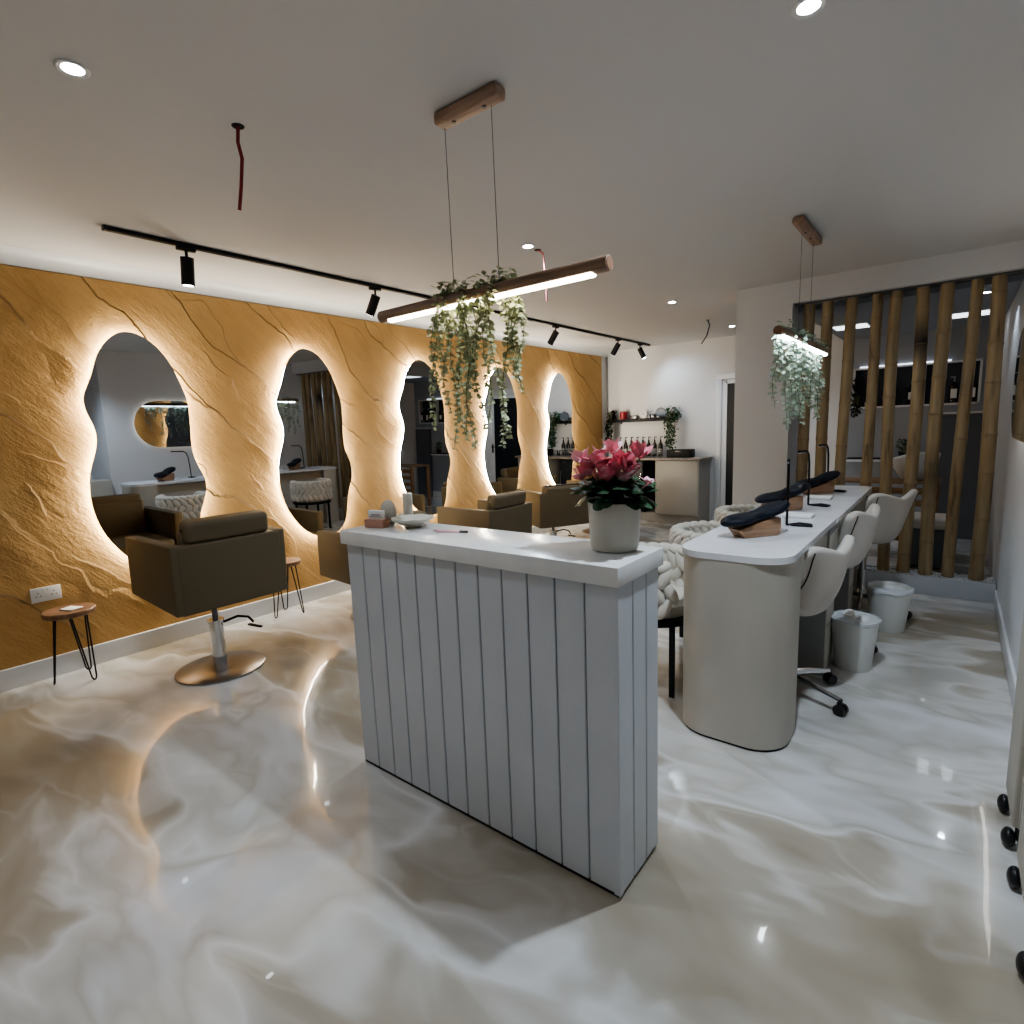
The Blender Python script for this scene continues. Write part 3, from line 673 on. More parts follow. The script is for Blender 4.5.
# swivel shell chairs, front = local +X
def shell_chair(label, loc, rz, dz=0.0, la=0.0):
    t = thing('swivel_chair', label, 'swivel chair', loc, rz, 'cream winged swivel chairs')
    s = MB(); NU, NV = 17, 21
    def f(u, v):
        y = 2*u-1
        if v < 0.42:
            k = v/0.42; x = 0.24-0.40*k; z = 0.500+dz-0.03*math.sin(PI*k*0.6); w_ = 0.20+0.025*k
            side = 0.06*(abs(y)**2.5)*(0.3+k)
            return Vector((x-0.03*(abs(y)**3)*(1-k), y*w_, z+side))
        k = (v-0.42)/0.58; a = k
        x = -0.16-0.062*math.sin(min(1, k*1.6)*PI/2)-0.025*k; z = 0.475+dz+0.355*k**1.1
        w_ = 0.225 - 0.045*math.sin(PI*min(1, k*1.15)) + 0.015*k
        wrap = (0.13*(1-k)+0.055)*(abs(y)**2.2)
        tip = (-0.05*(1-abs(y))**1.0 + 0.02*abs(y) - 0.05*abs(y)**8) * max(0, (k-0.55)/0.45)
        side = 0.07*(1-k)**2*(abs(y)**2.5)
        return Vector((x+wrap, y*w_, z+side+tip))
    s.grid(f, NU, NV)
    o = s.build('shell', M['cream_fab'], t, angle=80)
    so = o.modifiers.new('thick', 'SOLIDIFY'); so.thickness = 0.045; so.offset = 0
    sb = o.modifiers.new('sub', 'SUBSURF'); sb.levels = 1; sb.render_levels = 2
    for sd in (0, 1):
        pts = []
        for k in range(21):
            v_ = 0.36+0.61*k/20; u_ = 0.09+0.82*sd; p_ = f(u_, v_); du = f(u_+0.02, v_)-f(u_-0.02, v_); dv = f(u_, min(1, v_+0.02))-f(u_, v_-0.02)
            nn_ = du.cross(dv).normalized()
            if nn_.x > 0 and v_ > 0.5: nn_ = -nn_
            elif v_ <= 0.5 and nn_.z > 0: nn_ = -nn_
            pts.append(p_ + nn_*0.0225)
        MB().tube(pts, 0.0035, 6).build('piping', M['black'], t)
    MB().box((0.02, 0, 0.525+dz), (0.30, 0.30, 0.06), bev=0.028, seg=4).build('seat_pad', M['cream_fab'], t)
    MB().cyl((0, 0, 0.10), (0, 0, 0.30), 0.026).cyl((0, 0, 0.30), (0, 0, 0.46+dz), 0.014).build('gas_lift', M['chrome'], t)
    MB().box((0, 0, 0.460+dz), (0.2, 0.2, 0.02)).build('mechanism', M['black'], t, smooth=False)
    for k in range(5):
        a = 2*PI*k/5 + la; ca, sa = math.cos(a), math.sin(a)
        lg = MB().tube([(0.02*ca, 0.02*sa, 0.105), (0.15*ca, 0.15*sa, 0.095), (0.29*ca, 0.29*sa, 0.070)], [0.020, 0.017, 0.012], 10).build('leg', M['chrome'], t)
        MB().cyl((0.29*ca, 0.29*sa, 0.05), (0.29*ca, 0.29*sa, 0.078), 0.012, seg=12).cyl((0.295*ca+0.006*sa, 0.295*sa-0.006*ca, 0.027), (0.295*ca+0.022*sa, 0.295*sa-0.022*ca, 0.027), 0.027, seg=16).cyl((0.295*ca-0.006*sa, 0.295*sa+0.006*ca, 0.027), (0.295*ca-0.022*sa, 0.295*sa+0.022*ca, 0.027), 0.027, seg=16).build('caster', M['black_rub'], lg)
    return t
shell_chair('nearest cream winged swivel chair tucked under the desk', (-0.622, 2.97, 0), PI-0.25, 0.0, math.radians(-20)-PI+0.25)
shell_chair('middle cream winged swivel chair behind the nearer bin', (-0.59, 3.84, 0), PI-0.15, 0.04, math.radians(-18)-PI+0.15)
shell_chair('farthest cream winged swivel chair beside the bamboo canes', (-0.47, 4.62, 0), PI-0.5, 0.06, math.radians(-14)-PI+0.5)

# braided barrel chairs, front = local +X
def braid_chair(label, loc, rz):
    t = thing('braided_chair', label, 'armchair', loc, rz, 'cream braided tub chairs')
    R = 0.238; w_ = MB()
    w_b = MB(); nn = 26
    def barrel(u, v):
        a = math.radians(50 + 260*u); z = 0.44+0.25*v; return (R*math.cos(a), R*math.sin(a), z)
    w_b.grid(barrel, 33, 4); o = w_b.build('inner_shell', M['cream_vel'], t, angle=80)
    m_ = o.modifiers.new('thick', 'SOLIDIFY'); m_.thickness = 0.04; m_.offset = 0
    N_ = 17
    for i in range(N_):
        a = math.radians(50 + 260*(i+0.5)/N_)
        for row in range(3):
            for side, rad in ((1, R+0.028), (-1, R-0.028)):
                aa = a + (0.13 if row % 2 else 0)
                if aa > math.radians(312): continue
                z = 0.485+0.075*row
                sl = 0.55 if (row % 2) else -0.55
                rm = Matrix.Rotation(aa, 4, 'Z') @ Matrix.Rotation(sl, 4, 'X')
                w_.ball((rad*math.cos(aa), rad*math.sin(aa), z), (0.024, 0.031, 0.062), rm, 10, 8)
        rm = Matrix.Rotation(a, 4, 'Z') @ Matrix.Rotation(0.35, 4, 'X')
        w_.ball((R*math.cos(a), R*math.sin(a), 0.69), (0.046, 0.046, 0.028), rm, 12, 8)
    w_.build('braided_backrest', M['cream_vel'], t, angle=80)
    MB().lathe([(0.0, 0.40), (0.205, 0.40), (0.218, 0.42), (0.218, 0.47), (0.195, 0.495), (0.0, 0.50)], seg=40).build('seat', M['cream_vel'], t)
    MB().lathe([(0.205, 0.385), (0.262, 0.385), (0.262, 0.415), (0.205, 0.415)], seg=40).build('seat_frame', M['black'], t)
    for sx in (-1, 1):
        for sy in (-1, 1):
            MB().box((sx*0.165, sy*0.165, 0.195), (0.026, 0.026, 0.39), bev=0.003).build('leg', M['black'], t)
    return t
bc = braid_chair('nearest cream braided tub chair with black legs, between the counter and the desk', (-1.245, 2.75, 0), 0.10)
dup(bc, (-1.185, 3.60, 0), 0.1, 'middle cream braided tub chair on the left of the desk')
dup(bc, (-1.185, 4.48, 0), 0.1, 'farthest cream braided tub chair beside the white column')

# bins
def waste_bin(label, loc, rz, full):
    t = thing('waste_bin', label, 'bin', loc, rz)
    if full: t.scale = (0.93, 0.93, 1.0)
    MB().lathe([(0.0, 0.004), (0.088, 0.004), (0.092, 0.0), (0.096, 0.006), (0.124, 0.272), (0.130, 0.276), (0.130, 0.288), (0.118, 0.288), (0.112, 0.27), (0.09, 0.012), (0.0, 0.012)], seg=40).build('bucket', M['bin'], t)
    MB().lathe([(0.1315, 0.284 if full else 0.262), (0.1325, 0.290), (0.120, 0.293), (0.116, 0.22), (0.104, 0.10), (0.0, 0.08)], seg=60,
               fn=lambda x, y, z, a: (x*(1+0.004*math.sin(11*a)), y*(1+0.004*math.sin(11*a)), z+(0.005*math.sin(7*a) if z < .27 else 0.0015*math.sin(9*a)))).build('liner', M['liner'], t, angle=80)
    if full:
        m_ = MB().tube([(-0.02, 0.0, 0.11), (-0.025, 0.01, 0.27), (-0.03, -0.01, 0.315)], [0.03, 0.034, 0.03], 14)
        m_.build('crumpled_paper', M['paper'], t)
        MB().ball((0.045, 0.01, 0.255), (0.042, 0.05, 0.05), u=14, v=9).build('crumpled_paper', M['paper'], t)
    return t
waste_bin('white waste bin with tissue inside, nearer the camera', (-0.375, 3.50, 0), 0, True)
waste_bin('white waste bin with a clear liner, nearer the bamboo canes', (-0.275, 4.27, 0), 0, False)

# rolling trolleys at the right edge
def trolley(label, loc, h, dp):
    t = thing('drawer_trolley', label, 'trolley', loc, 0, 'beige rolling drawer trolleys')
    MB().box((0, 0, 0.085+(h-0.085)/2), (0.34, dp+0.06, h-0.085), bev=0.008, seg=3).build('cabinet', M['desk_side'], t)
    for k in range(4):
        z = 0.085+(h-0.085)*(k+0.5)/4
        d = MB().box((0, -dp/2-0.037, z), (0.31, 0.016, (h-0.085)/4-0.012), bev=0.003).build('drawer', M['desk_side'], t)
        MB().box((0, -dp/2-0.051, z+0.04), (0.12, 0.012, 0.010), bev=0.002).build('handle', M['chrome'], d)
    for sx in (-1, 1):
        for sy in (-1, 1):
            MB().ball((sx*0.172, sy*dp/2, 0.031), (0.019, 0.031, 0.031), u=18, v=12).cyl((sx*0.150, sy*dp/2, 0.03), (sx*0.150, sy*dp/2, 0.09), 0.008, seg=10).build('caster', M['black_rub'], t)
    return t
trolley('beige rolling drawer trolley at the right edge, farther from the camera', (0.388, 2.345, 0), 0.84, 0.20)
trolley('beige rolling drawer trolley at the right edge, closest to the camera', (0.392, 1.875, 0), 0.80, 0.34)

# ------------------------------------------------------------------ bamboo screen
struct('baseboard_planter', MB().box((-0.405, 5.35, 0.07), (1.42, 0.20, 0.14), bev=0.004), M['kerb'])
pb = MB(); rp = random.Random(11)
for i in range(620):
    px_, py_ = rp.uniform(-1.10, 0.29), rp.uniform(5.268, 5.43)
    if min(math.hypot(px_-q_, py_-5.345) for q_ in (-1.022, -0.88, -0.725, -0.545, -0.408, -0.256, -0.115, 0.040, 0.186)) < 0.075: continue
    pb.ball((px_, py_, 0.143+rp.uniform(0, 0.006)), (rp.uniform(.008, .016), rp.uniform(.008, .014), rp.uniform(.005, .009)), (rp.uniform(0, 1), 0, rp.uniform(0, 3)), 6, 4)
tag(pb.build('pebble_bed', M['pebble']), 'white pebbles along the kerb at the feet of the bamboo canes', 'pebbles', kind='stuff')
struct('trim_2', MB().box((-0.405, 5.345, 2.328), (1.42, 0.10, 0.014)), M['steel_dark'], smooth=False)
bx = [-1.022, -0.88, -0.725, -0.545, -0.408, -0.256, -0.115, 0.040, 0.186]
blab = ['leftmost bamboo cane, behind the pendant greenery', 'second bamboo cane from the white column', 'third bamboo cane from the white column, leaning slightly',
        'fourth bamboo cane from the white column', 'middle one of the nine bamboo canes', 'bamboo cane with a dark burnt patch near its top', 'bamboo cane just right of the burnt one, dark near its lower half',
        'second bamboo cane from the right wall', 'rightmost bamboo cane, beside the right wall']
for i, x in enumerate(bx):
    rr = random.Random(40+i); m_ = MB(); zs = [0.145]; z = 0.145+rr.uniform(0.1, 0.28)
    nodes = []
    while z < 2.28: nodes.append(z); z += rr.uniform(0.24, 0.38)
    pts = []; rad = []
    r0 = 0.0425*rr.uniform(0.92, 1.08); sway = rr.uniform(-0.016, 0.016); ph = rr.uniform(0, 3)
    lx = rr.uniform(-0.008, 0.008)
    def ctr(z): return (lx*(z-1.2)+sway*math.sin(z*1.6+ph), 0.006*math.sin(z*1.3+ph), z)
    pts.append(ctr(0.142)); rad.append(r0*1.03)
    for zz in nodes:
        for dz, k in ((-0.022, 0.99), (-0.006, 1.03), (-0.002, 1.07), (0.001, 0.985), (0.005, 1.06), (0.012, 1.01), (0.03, 0.985)):
            pts.append(ctr(zz+dz)); rad.append(r0*k*(1-0.05*(zz/2.3)))
    pts.append(ctr(2.322)); rad.append(r0*0.93)
    t = m_.tube(pts, rad, 20).build('bamboo_cane', bamboo_mat((1.93, 0.22, 1.0)) if i == 5 else bamboo_mat((0.92, 0.28, 0.6)) if i == 6 else M['bamboo'])
    tag(t, blab[i], 'bamboo cane', 'bamboo canes of the screen'); t.location = (x, 5.345, 0)
    rings = MB()
    for zz in nodes:
        c_ = ctr(zz); rings.cyl((c_[0], c_[1], zz-0.0025), (c_[0], c_[1], zz+0.0015), r0*1.055*(1-0.05*(zz/2.3)), seg=20)
    rings.build('node_ring', M['tube_wood'], t)

# ------------------------------------------------------------------ ceiling things
dl = thing('downlight', 'round recessed ceiling downlight at the top left of the photo', 'ceiling light', (-2.13, 0.66, ZC), 0, 'recessed ceiling downlights')
MB().lathe([(0.030, -0.001), (0.044, -0.001), (0.044, -0.004), (0.040, -0.006), (0.032, -0.004)], seg=32).build('bezel', M['plastic_w'], dl)
MB().lathe([(0.0, -0.004), (0.029, -0.004), (0.029, -0.002), (0.0, -0.002)], seg=24).build('lens', M['led_disc'], dl)
dlabs = [(-0.386, 1.87, 'round recessed ceiling downlight at the very top, right of centre'), (-2.144, 2.954, 'round recessed ceiling downlight above the wooden pendant bar'),
         (-2.152, 5.223, 'round recessed ceiling downlight in the middle of the ceiling run'), (-2.173, 7.086, 'farthest round recessed ceiling downlight, near the back wall')]
for x, y, l in dlabs: dup(dl, (x, y, ZC), label=l)
def cable(name, label, pts, mat, loc):
    t = thing(name, label, 'cable', loc)
    MB().lathe([(0.0, -0.003), (0.020, -0.003), (0.022, 0), (0, 0)], seg=16).build('ceiling_hole', M['soil'], t)
    MB().tube(pts, 0.0065, 8).build('cable', mat, t)
cable('loose_cable', 'dark red loose cable hanging from the ceiling at upper left', [(0, 0, 0), (-0.012, 0, -0.05), (0.006, 0, -0.11), (-0.022, 0, -0.2), (-0.05, 0, -0.27)], M['red'], (-2.09, 1.134, ZC))
cable('loose_cable', 'faded red loose cable hanging behind the wooden pendant bar', [(0, 0, 0), (0.04, 0, -0.03), (0.05, 0, -0.12), (0.06, 0, -0.32)], M['pinkcable'], (-2.146, 3.06, ZC))
cable('loose_cable', 'black loose cable hanging between the two far downlights', [(0, 0, 0), (0.02, 0, -0.06), (-0.01, 0, -0.17), (-0.07, 0, -0.25)], M['black'], (-2.238, 6.44, ZC))

tk = thing('light_track', 'long black lighting track along the ceiling in front of the ochre wall', 'light track', (-3.5, 4.40, ZC))
MB().box((0, 0, -0.012), (0.034, 6.54, 0.022), bev=0.003).build('rail', M['black'], tk)
for s in (-1, 1): MB().box((0, s*3.275, -0.012), (0.038, 0.015, 0.025), bev=0.003).build('end_cap', M['black_rub'], tk)
def spot_head(label, y, d):
    t = thing('track_spotlight', label, 'spotlight', (-3.5, y, ZC-0.0235), 0, 'black cylinder spotlights on the track')
    MB().box((0, 0, -0.010), (0.030, 0.10, 0.018), bev=0.003).build('adapter', M['black'], t)
    MB().cyl((0, 0, -0.018), (0, 0, -0.065), 0.008, seg=12).build('stem', M['black'], t)
    d = Vector(d).normalized(); c = Vector((0, 0, -0.07)); a = c - d*0.015; b_ = c + d*0.135
    h = MB().cyl(a, b_, 0.035, seg=28).build('spot_barrel', M['black'], t)
    MB().cyl(b_ + d*0.0005, b_+d*0.002, 0.027, seg=24).build('lens', M['led_spot'], h)
    return t
spot_head('black track spotlight hanging straight down above the first mirror', 1.515, (-0.10, -0.03, -1))
spot_head('black track spotlight second from the left, just left of the pendant bar end', 2.846, (-0.55, -0.12, -1))
spot_head('black track spotlight to the right of the hanging eucalyptus', 5.289, (-0.75, 0.0, -1))
spot_head('black track spotlight second from the far end of the track', 6.734, (-0.75, 0.1, -1))
spot_head('black track spotlight at the far end of the track, tilted to the back wall', 7.382, (0.45, 0.15, -1))

# pendants
def pendant(label, loc, rz, length, can_len, can_off, wires, led, zt, zc=0):
    t = thing('pendant_light', label, 'pendant light', loc, rz)
    MB().box((can_off, 0, -0.0225), (can_len, 0.062, 0.042), bev=0.012, seg=4).build('ceiling_canopy', M['canopy_wood'], t)
    for wx in (-0.07, 0.07): MB().cyl((can_off+wx, 0, -0.048), (can_off+wx, 0, -0.043), 0.007, seg=12).build('screw', M['steel_dark'], t)
    MB().cyl((-length/2, 0, zt), (length/2, 0, zt), 0.0235, seg=28).build('wooden_tube', M['tube_wood'], t)
    MB().box((0, 0, zt-0.020), (length-0.10, 0.030, 0.020), bev=0.008, seg=3).build('diffuser', led, t)
    for s_ in (-1, 1): MB().cyl((s_*(length/2+0.0002), 0, zt), (s_*(length/2+0.002), 0, zt), 0.0195, seg=28).build('end_cap', M['stool_wood'], t)
    for wt, wb in wires: MB().cyl((wt, 0, -0.05), (wb, 0, zt+0.025), 0.0013, seg=6).build('suspension_wire', M['steel_dark'], t)
    return t
pendant('wooden bar pendant light with warm light and hanging greenery over the counter', (-1.372, 1.571, ZC), 0, 1.06, 0.285, 0.0, ((-0.115, -0.110), (0.100, 0.105)), M['led_tube'], -0.632)
pendant('smaller looking bar pendant light with white light over the manicure desk', (-0.76, 3.94, ZC), PI/2, 1.40, 0.54, -0.06, ((-0.22, -0.22), (0.10, 0.10)), M['led_cool'], -0.655)

def trailing(name, label, anchors, z0, ends, mat, seed, leafw, spread=0.03, dens=0.016, cap=(0.1, 0.03), axis='x'):
    """anchors along the bar at height z0; each strand ends at the matching z"""
    rr = random.Random(seed)
    ax = sum(a[0] for a in anchors)/len(anchors); ay = sum(a[1] for a in anchors)/len(anchors)
    t = thing(name, label, 'hanging plant', (ax, ay, z0))
    st = MB(); lf_ = MB()
    for (x, y), ze in zip(anchors, ends):
        x -= ax; y -= ay; L_ = z0-ze
        drift = isinstance(ze, tuple)
        sx = rr.choice((-1, -1, -1, -1, 1) if axis == 'y' else (-1, 1, 1))*0.031; kx = rr.uniform(-0.03, 0.03); ky = rr.uniform(-0.03, 0.03); f1 = rr.uniform(5, 11); p1 = rr.uniform(0, 6)
        pts = []
        n_ = max(6, int(L_/0.03)); side = (0, sx) if axis == 'x' else (sx, 0)
        for k in range(n_+1):
            s_ = k/n_; zz = 0.036*math.cos(min(1, s_*8)*PI/2) - L_*s_ if s_ > 0 else 0.036
            off = min(1, s_*9)
            pts.append(Vector((x+side[0]*off+kx*s_+0.012*math.sin(f1*s_+p1), y+side[1]*off+ky*s_+0.012*math.cos(f1*s_+p1), zz)))
        st.tube(pts, 0.0014, 5)
        d_ = 0.0; 
        for k in range(n_):
            a_, b_ = pts[k], pts[k+1]; seg = (b_-a_).length; q = int(max(1, seg/dens))
            for j in range(q):
                p = a_.lerp(b_, (j+rr.random())/q)
                ang = rr.uniform(0, 2*PI); taper = 1.0-0.35*(k/n_)
                for o_ in (0, PI):
                    d3 = Vector((math.cos(ang+o_), math.sin(ang+o_), rr.uniform(-0.8, 0.3)))
                    lf_.leaf(p, d3, leafw*taper*rr.uniform(0.75, 1.1), leafw*1.1*taper*rr.uniform(0.8, 1.2), up=(rr.uniform(-1, 1), rr.uniform(-1, 1), rr.uniform(0.2, 1)))
    # tuft lying over the bar
    for k in range(36):
        x_, y_ = rr.choice(anchors); x_ += rr.uniform(-0.03, 0.03)-ax; y_ += rr.uniform(-0.03, 0.03)-ay
        a = rr.uniform(0, 2*PI)
        lf_.leaf((x_, y_, 0.034+rr.uniform(0, 0.03)), (math.cos(a), math.sin(a), rr.uniform(-0.1, 0.9)), leafw*rr.uniform(.7, 1.1), leafw*1.2)
    st.build('stem', M['stem'], t); lf_.build('leaves', mat, t, recalc=False)
    return t
PZ = ZC-0.632
def anch(xs, y): return [(x, y) for x in xs]
trailing('hanging_eucalyptus', 'left bunch of trailing eucalyptus hanging from the wooden pendant bar', anch([-1.575, -1.56, -1.545, -1.53, -1.52, -1.50, -1.49, -1.47], 1.571), PZ,
         [1.62, 1.55, 1.40, 1.33, 1.36, 1.47, 1.55, 1.66], M['leaf'], 5, 0.0215, dens=0.0085)
trailing('hanging_eucalyptus', 'right, fuller bunch of trailing eucalyptus hanging from the wooden pendant bar', anch([-1.44, -1.42, -1.405, -1.37, -1.35, -1.335, -1.31, -1.29, -1.275, -1.25, -1.235, -1.215, -1.20], 1.571), PZ,
         [1.55, 1.38, 1.33, 1.45, 1.52, 1.58, 1.40, 1.34, 1.36, 1.55, 1.62, 1.58, 1.52], M['leaf'], 9, 0.0215, dens=0.0085)
ys = [3.36+0.062*k for k in range(21)]
trailing('hanging_foliage', 'pale trailing foliage hanging from the white lit pendant over the desk', [(-0.76, y) for y in ys], ZC-0.655,
         [1.55, 1.45, 1.60, 1.40, 1.38, 1.33, 1.36, 1.45, 1.38, 1.50, 1.42, 1.55, 1.6, 1.48, 1.62, 1.50, 1.55, 1.45, 1.40, 1.38, 1.45], M['leaf_cool'], 21, 0.033, dens=0.012, axis='y')

# ------------------------------------------------------------------ coffee bar at the back
cb = thing('coffee_bar_cabinet', 'mushroom coloured coffee bar cabinet on the back wall', 'cabinet', (-3.46, 7.66, 0))
MB().box((-0.64, 0, 0.50), (0.32, 0.44, 0.76), bev=0.002).box((0.47, 0, 0.50), (0.62, 0.44, 0.76), bev=0.002).build('carcass', M['cab'], cb, smooth=False)
MB().box((0.0, 0.02, 0.06), (1.56, 0.38, 0.12)).build('plinth', M['cab'], cb, smooth=False)
MB().box((0.465, -0.225, 0.50), (0.60, 0.014, 0.75), bev=0.003).build('door', M['cab'], cb)
MB().box((-0.64, -0.225, 0.50), (0.31, 0.014, 0.75), bev=0.003).build('door', M['cab'], cb)
fr = thing('bottle_fridge', 'black glass fronted fridge under the coffee bar worktop', 'fridge', (-3.64, 7.66, 0.121))
MB().box((0, 0.01, 0.375), (0.29, 0.40, 0.74), bev=0.004).build('body', M['black'], fr)
MB().box((0, -0.20, 0.375), (0.28, 0.012, 0.72), bev=0.004).build('glass_door', M['glass_dark'], fr)
MB().box((0.11, -0.215, 0.45), (0.012, 0.014, 0.25), bev=0.003).build('handle', M['chrome'], fr)
tag(MB().box((-3.455, 7.645, 0.895), (1.62, 0.50, 0.028), bev=0.004).build('worktop', M['worktop']), 'brown stone look worktop over the coffee bar cabinet', 'worktop')
ZWT = 0.9095
sh = thing('wall_shelf', 'black floating shelf on the back wall above the bottles', 'shelf', (-3.70, 7.82, 1.45))
MB().box((0, 0, 0.0), (1.06, 0.155, 0.045), bev=0.003).build('board', M['black'], sh)
for x_ in (-0.35, 0.35): MB().box((x_, 0.06, -0.03), (0.015, 0.03, 0.03)).build('bracket', M['black_rub'], sh, smooth=False)
ZS = 1.473
j = thing('glass_jar', 'jar with red contents on the black shelf', 'jar', (-3.98, 7.82, ZS))
MB().lathe([(0.0, 0.0), (0.055, 0.0), (0.058, 0.01), (0.058, 0.105), (0.05, 0.115), (0, 0.115)], seg=20).build('contents', M['red_jar'], j)
MB().cyl((0, 0, 0.115), (0, 0, 0.135), 0.045, seg=20).build('lid', M['glass'], j)
ck = thing('table_clock', 'small round white clock on the black shelf', 'clock', (-3.64, 7.79, ZS))
MB().cyl((0, -0.012, 0.06), (0, 0.012, 0.06), 0.058, seg=32).build('case', M['plastic_w'], ck)
MB().cyl((0, -0.0145, 0.06), (0, -0.0125, 0.06), 0.050, seg=32).build('dial', M['paper'], ck)
MB().box((0.0, -0.016, 0.075), (0.005, 0.002, 0.034)).box((-0.010, -0.016, 0.055), (0.024, 0.002, 0.005), rot=(0, -0.6, 0)).build('hand', M['black'], ck, smooth=False)
for s in (-1, 1): MB().cyl((s*0.02, 0, 0.0), (s*0.015, 0, 0.012), 0.005, seg=8).build('foot', M['chrome'], ck)
tin0 = None
for x_, w_, h_, l in ((-3.80, 0.10, 0.05, 'low dark tin to the left of the shelf clock'), (-3.555, 0.045, 0.05, 'small dark tin right beside the shelf clock'), (-3.495, 0.06, 0.05, 'low dark tin between the clock and the green plant')):
    t = thing('storage_tin', l, 'tin', (x_, 7.81, ZS), 0, 'dark tins on the black shelf')
    MB().box((0, 0, h_/2-0.004), (w_, 0.07, h_-0.008), bev=0.004).build('tin_body', M['steel_dark'], t)
    MB().box((0, 0, h_-0.004), (w_+0.004, 0.074, 0.010), bev=0.002).build('lid', M['black'], t)
cl = thing('glass_cloche', 'clear glass cloche on the right part of the black shelf', 'cloche', (-3.380, 7.80, ZS))
MB().lathe([(0.075, 0.002), (0.075, 0.07), (0.06, 0.115), (0.03, 0.14), (0.0, 0.145)], seg=28).build('dome', M['glass'], cl)
MB().ball((0, 0, 0.157), (0.012, 0.012, 0.012)).build('knob', M['glass'], cl)
MB().cyl((0, 0, 0.0), (0, 0, 0.008), 0.085, seg=28).build('tray', M['steel_dark'], cl)
def bushy(name, label, loc, rx, ry, ztop, zbot, mat, n_, seed, lw=0.03):
    t = thing(name, label, 'potted plant', loc); rr = random.Random(seed)
    MB().lathe([(0.03, 0.0), (0.04, 0.0), (0.05, 0.06), (0.045, 0.06), (0.0, 0.05)], seg=20).build('pot', M['black'], t)
    lf_ = MB()
    for k in range(n_):
        s_ = rr.random(); z = zbot+(ztop-zbot)*s_; wf = 1.0 if s_ > 0.45 else 0.7+0.3*s_
        r_ = math.sqrt(rr.random())*wf; a = rr.uniform(0, 2*PI)
        y_ = ry*r_*math.sin(a)
        if z < 0.0: y_ = min(y_, -0.05) - 0.055
        x_ = rx*r_*math.cos(a)
        if z < 0.0 and y_ > -0.1: y_ = -0.1
        lf_.leaf((x_, y_, z), (rr.uniform(-1, 1), rr.uniform(-1, 0.4), rr.uniform(-0.9, 0.3)), lw, lw*1.4)
    lf_.build('foliage', mat, t, recalc=False)
    st = MB()
    for k in range(7):
        a = rr.uniform(0, 2*PI); x_ = rx*0.6*math.cos(a)
        st.tube([(0, 0, 0.05), (x_*0.6, -0.06, 0.10), (x_, -0.105, 0.02), (x_, -0.105, zbot*0.9)], 0.002, 5)
    st.build('stem', M['stem'], t)
bushy('trailing_plant', 'very dark trailing plant at the left end of the black shelf', (-4.165, 7.80, ZS), 0.075, 0.06, 0.14, -0.36, M['leaf_blk'], 420, 31)
bushy('trailing_plant', 'green trailing plant at the right end of the black shelf', (-3.19, 7.815, ZS), 0.105, 0.06, 0.15, -0.42, M['leaf_mid'], 480, 32)
bt = thing('syrup_bottle', 'dark syrup bottle with a pump, leftmost of the row on the worktop', 'bottle', (-4.02, 7.78, ZWT), 0, 'syrup bottles in a row on the coffee bar')
MB().lathe([(0.030, 0), (0.033, 0.004), (0.033, 0.17), (0.014, 0.215), (0.012, 0.25), (0, 0.25)], seg=20).build('bottle_body', M['bottle'], bt)
MB().cyl((0, 0, 0.03), (0, 0, 0.12), 0.0335, seg=20).build('paper_label', M['desk_in'], bt)
MB().cyl((0, 0, 0.25), (0, 0, 0.285), 0.006, seg=8).box((0.012, 0, 0.287), (0.045, 0.012, 0.012), bev=0.003).build('pump', M['black'], bt)
bl = ['second dark syrup bottle in the row behind the flowers', 'third dark syrup bottle in the row behind the flowers', 'fourth dark syrup bottle in the row on the worktop',
      'fifth dark syrup bottle in the row on the worktop', 'sixth dark syrup bottle, third from the black crate', 'seventh dark syrup bottle, second from the black crate', 'dark syrup bottle at the right end of the row, nearest the black crate']
for k, l in enumerate(bl): dup(bt, (-4.02+0.093*(k+1), 7.78, ZWT), label=l)
gl = thing('drinking_glass', 'upturned drinking glass in front of the syrup bottles, leftmost', 'glass', (-3.66, 7.64, ZWT), 0, 'drinking glasses in front of the syrup bottles')
MB().lathe([(0.034, 0.0), (0.036, 0.0), (0.030, 0.09), (0.0, 0.092)], seg=20).build('bowl', M['glass'], gl)
MB().cyl((0, 0, 0.092), (0, 0, 0.098), 0.024, seg=20).build('foot', M['glass'], gl)
for k, l in enumerate(['second upturned drinking glass from the left on the worktop', 'middle upturned drinking glass on the worktop', 'upturned drinking glass second from the black crate', 'upturned drinking glass next to the black crate']):
    dup(gl, (-3.66+0.085*(k+1), 7.64, ZWT), label=l)
bxx = thing('storage_crate', 'black open crate at the right end of the coffee bar worktop', 'crate', (-3.02, 7.66, ZWT))
c_ = MB()
c_.box((0, 0, 0.004), (0.33, 0.20, 0.008)).box((0, -0.097, 0.055), (0.33, 0.008, 0.11), bev=0.002).box((0, 0.097, 0.055), (0.33, 0.008, 0.11), bev=0.002).box((-0.161, 0, 0.055), (0.008, 0.2, 0.11), bev=0.002).box((0.161, 0, 0.055), (0.008, 0.2, 0.11), bev=0.002)
c_.build('crate_body', M['black'], bxx)
MB().box((0, -0.1025, 0.085), (0.08, 0.003, 0.018), bev=0.001).build('handle_slot', M['steel_dark'], bxx)

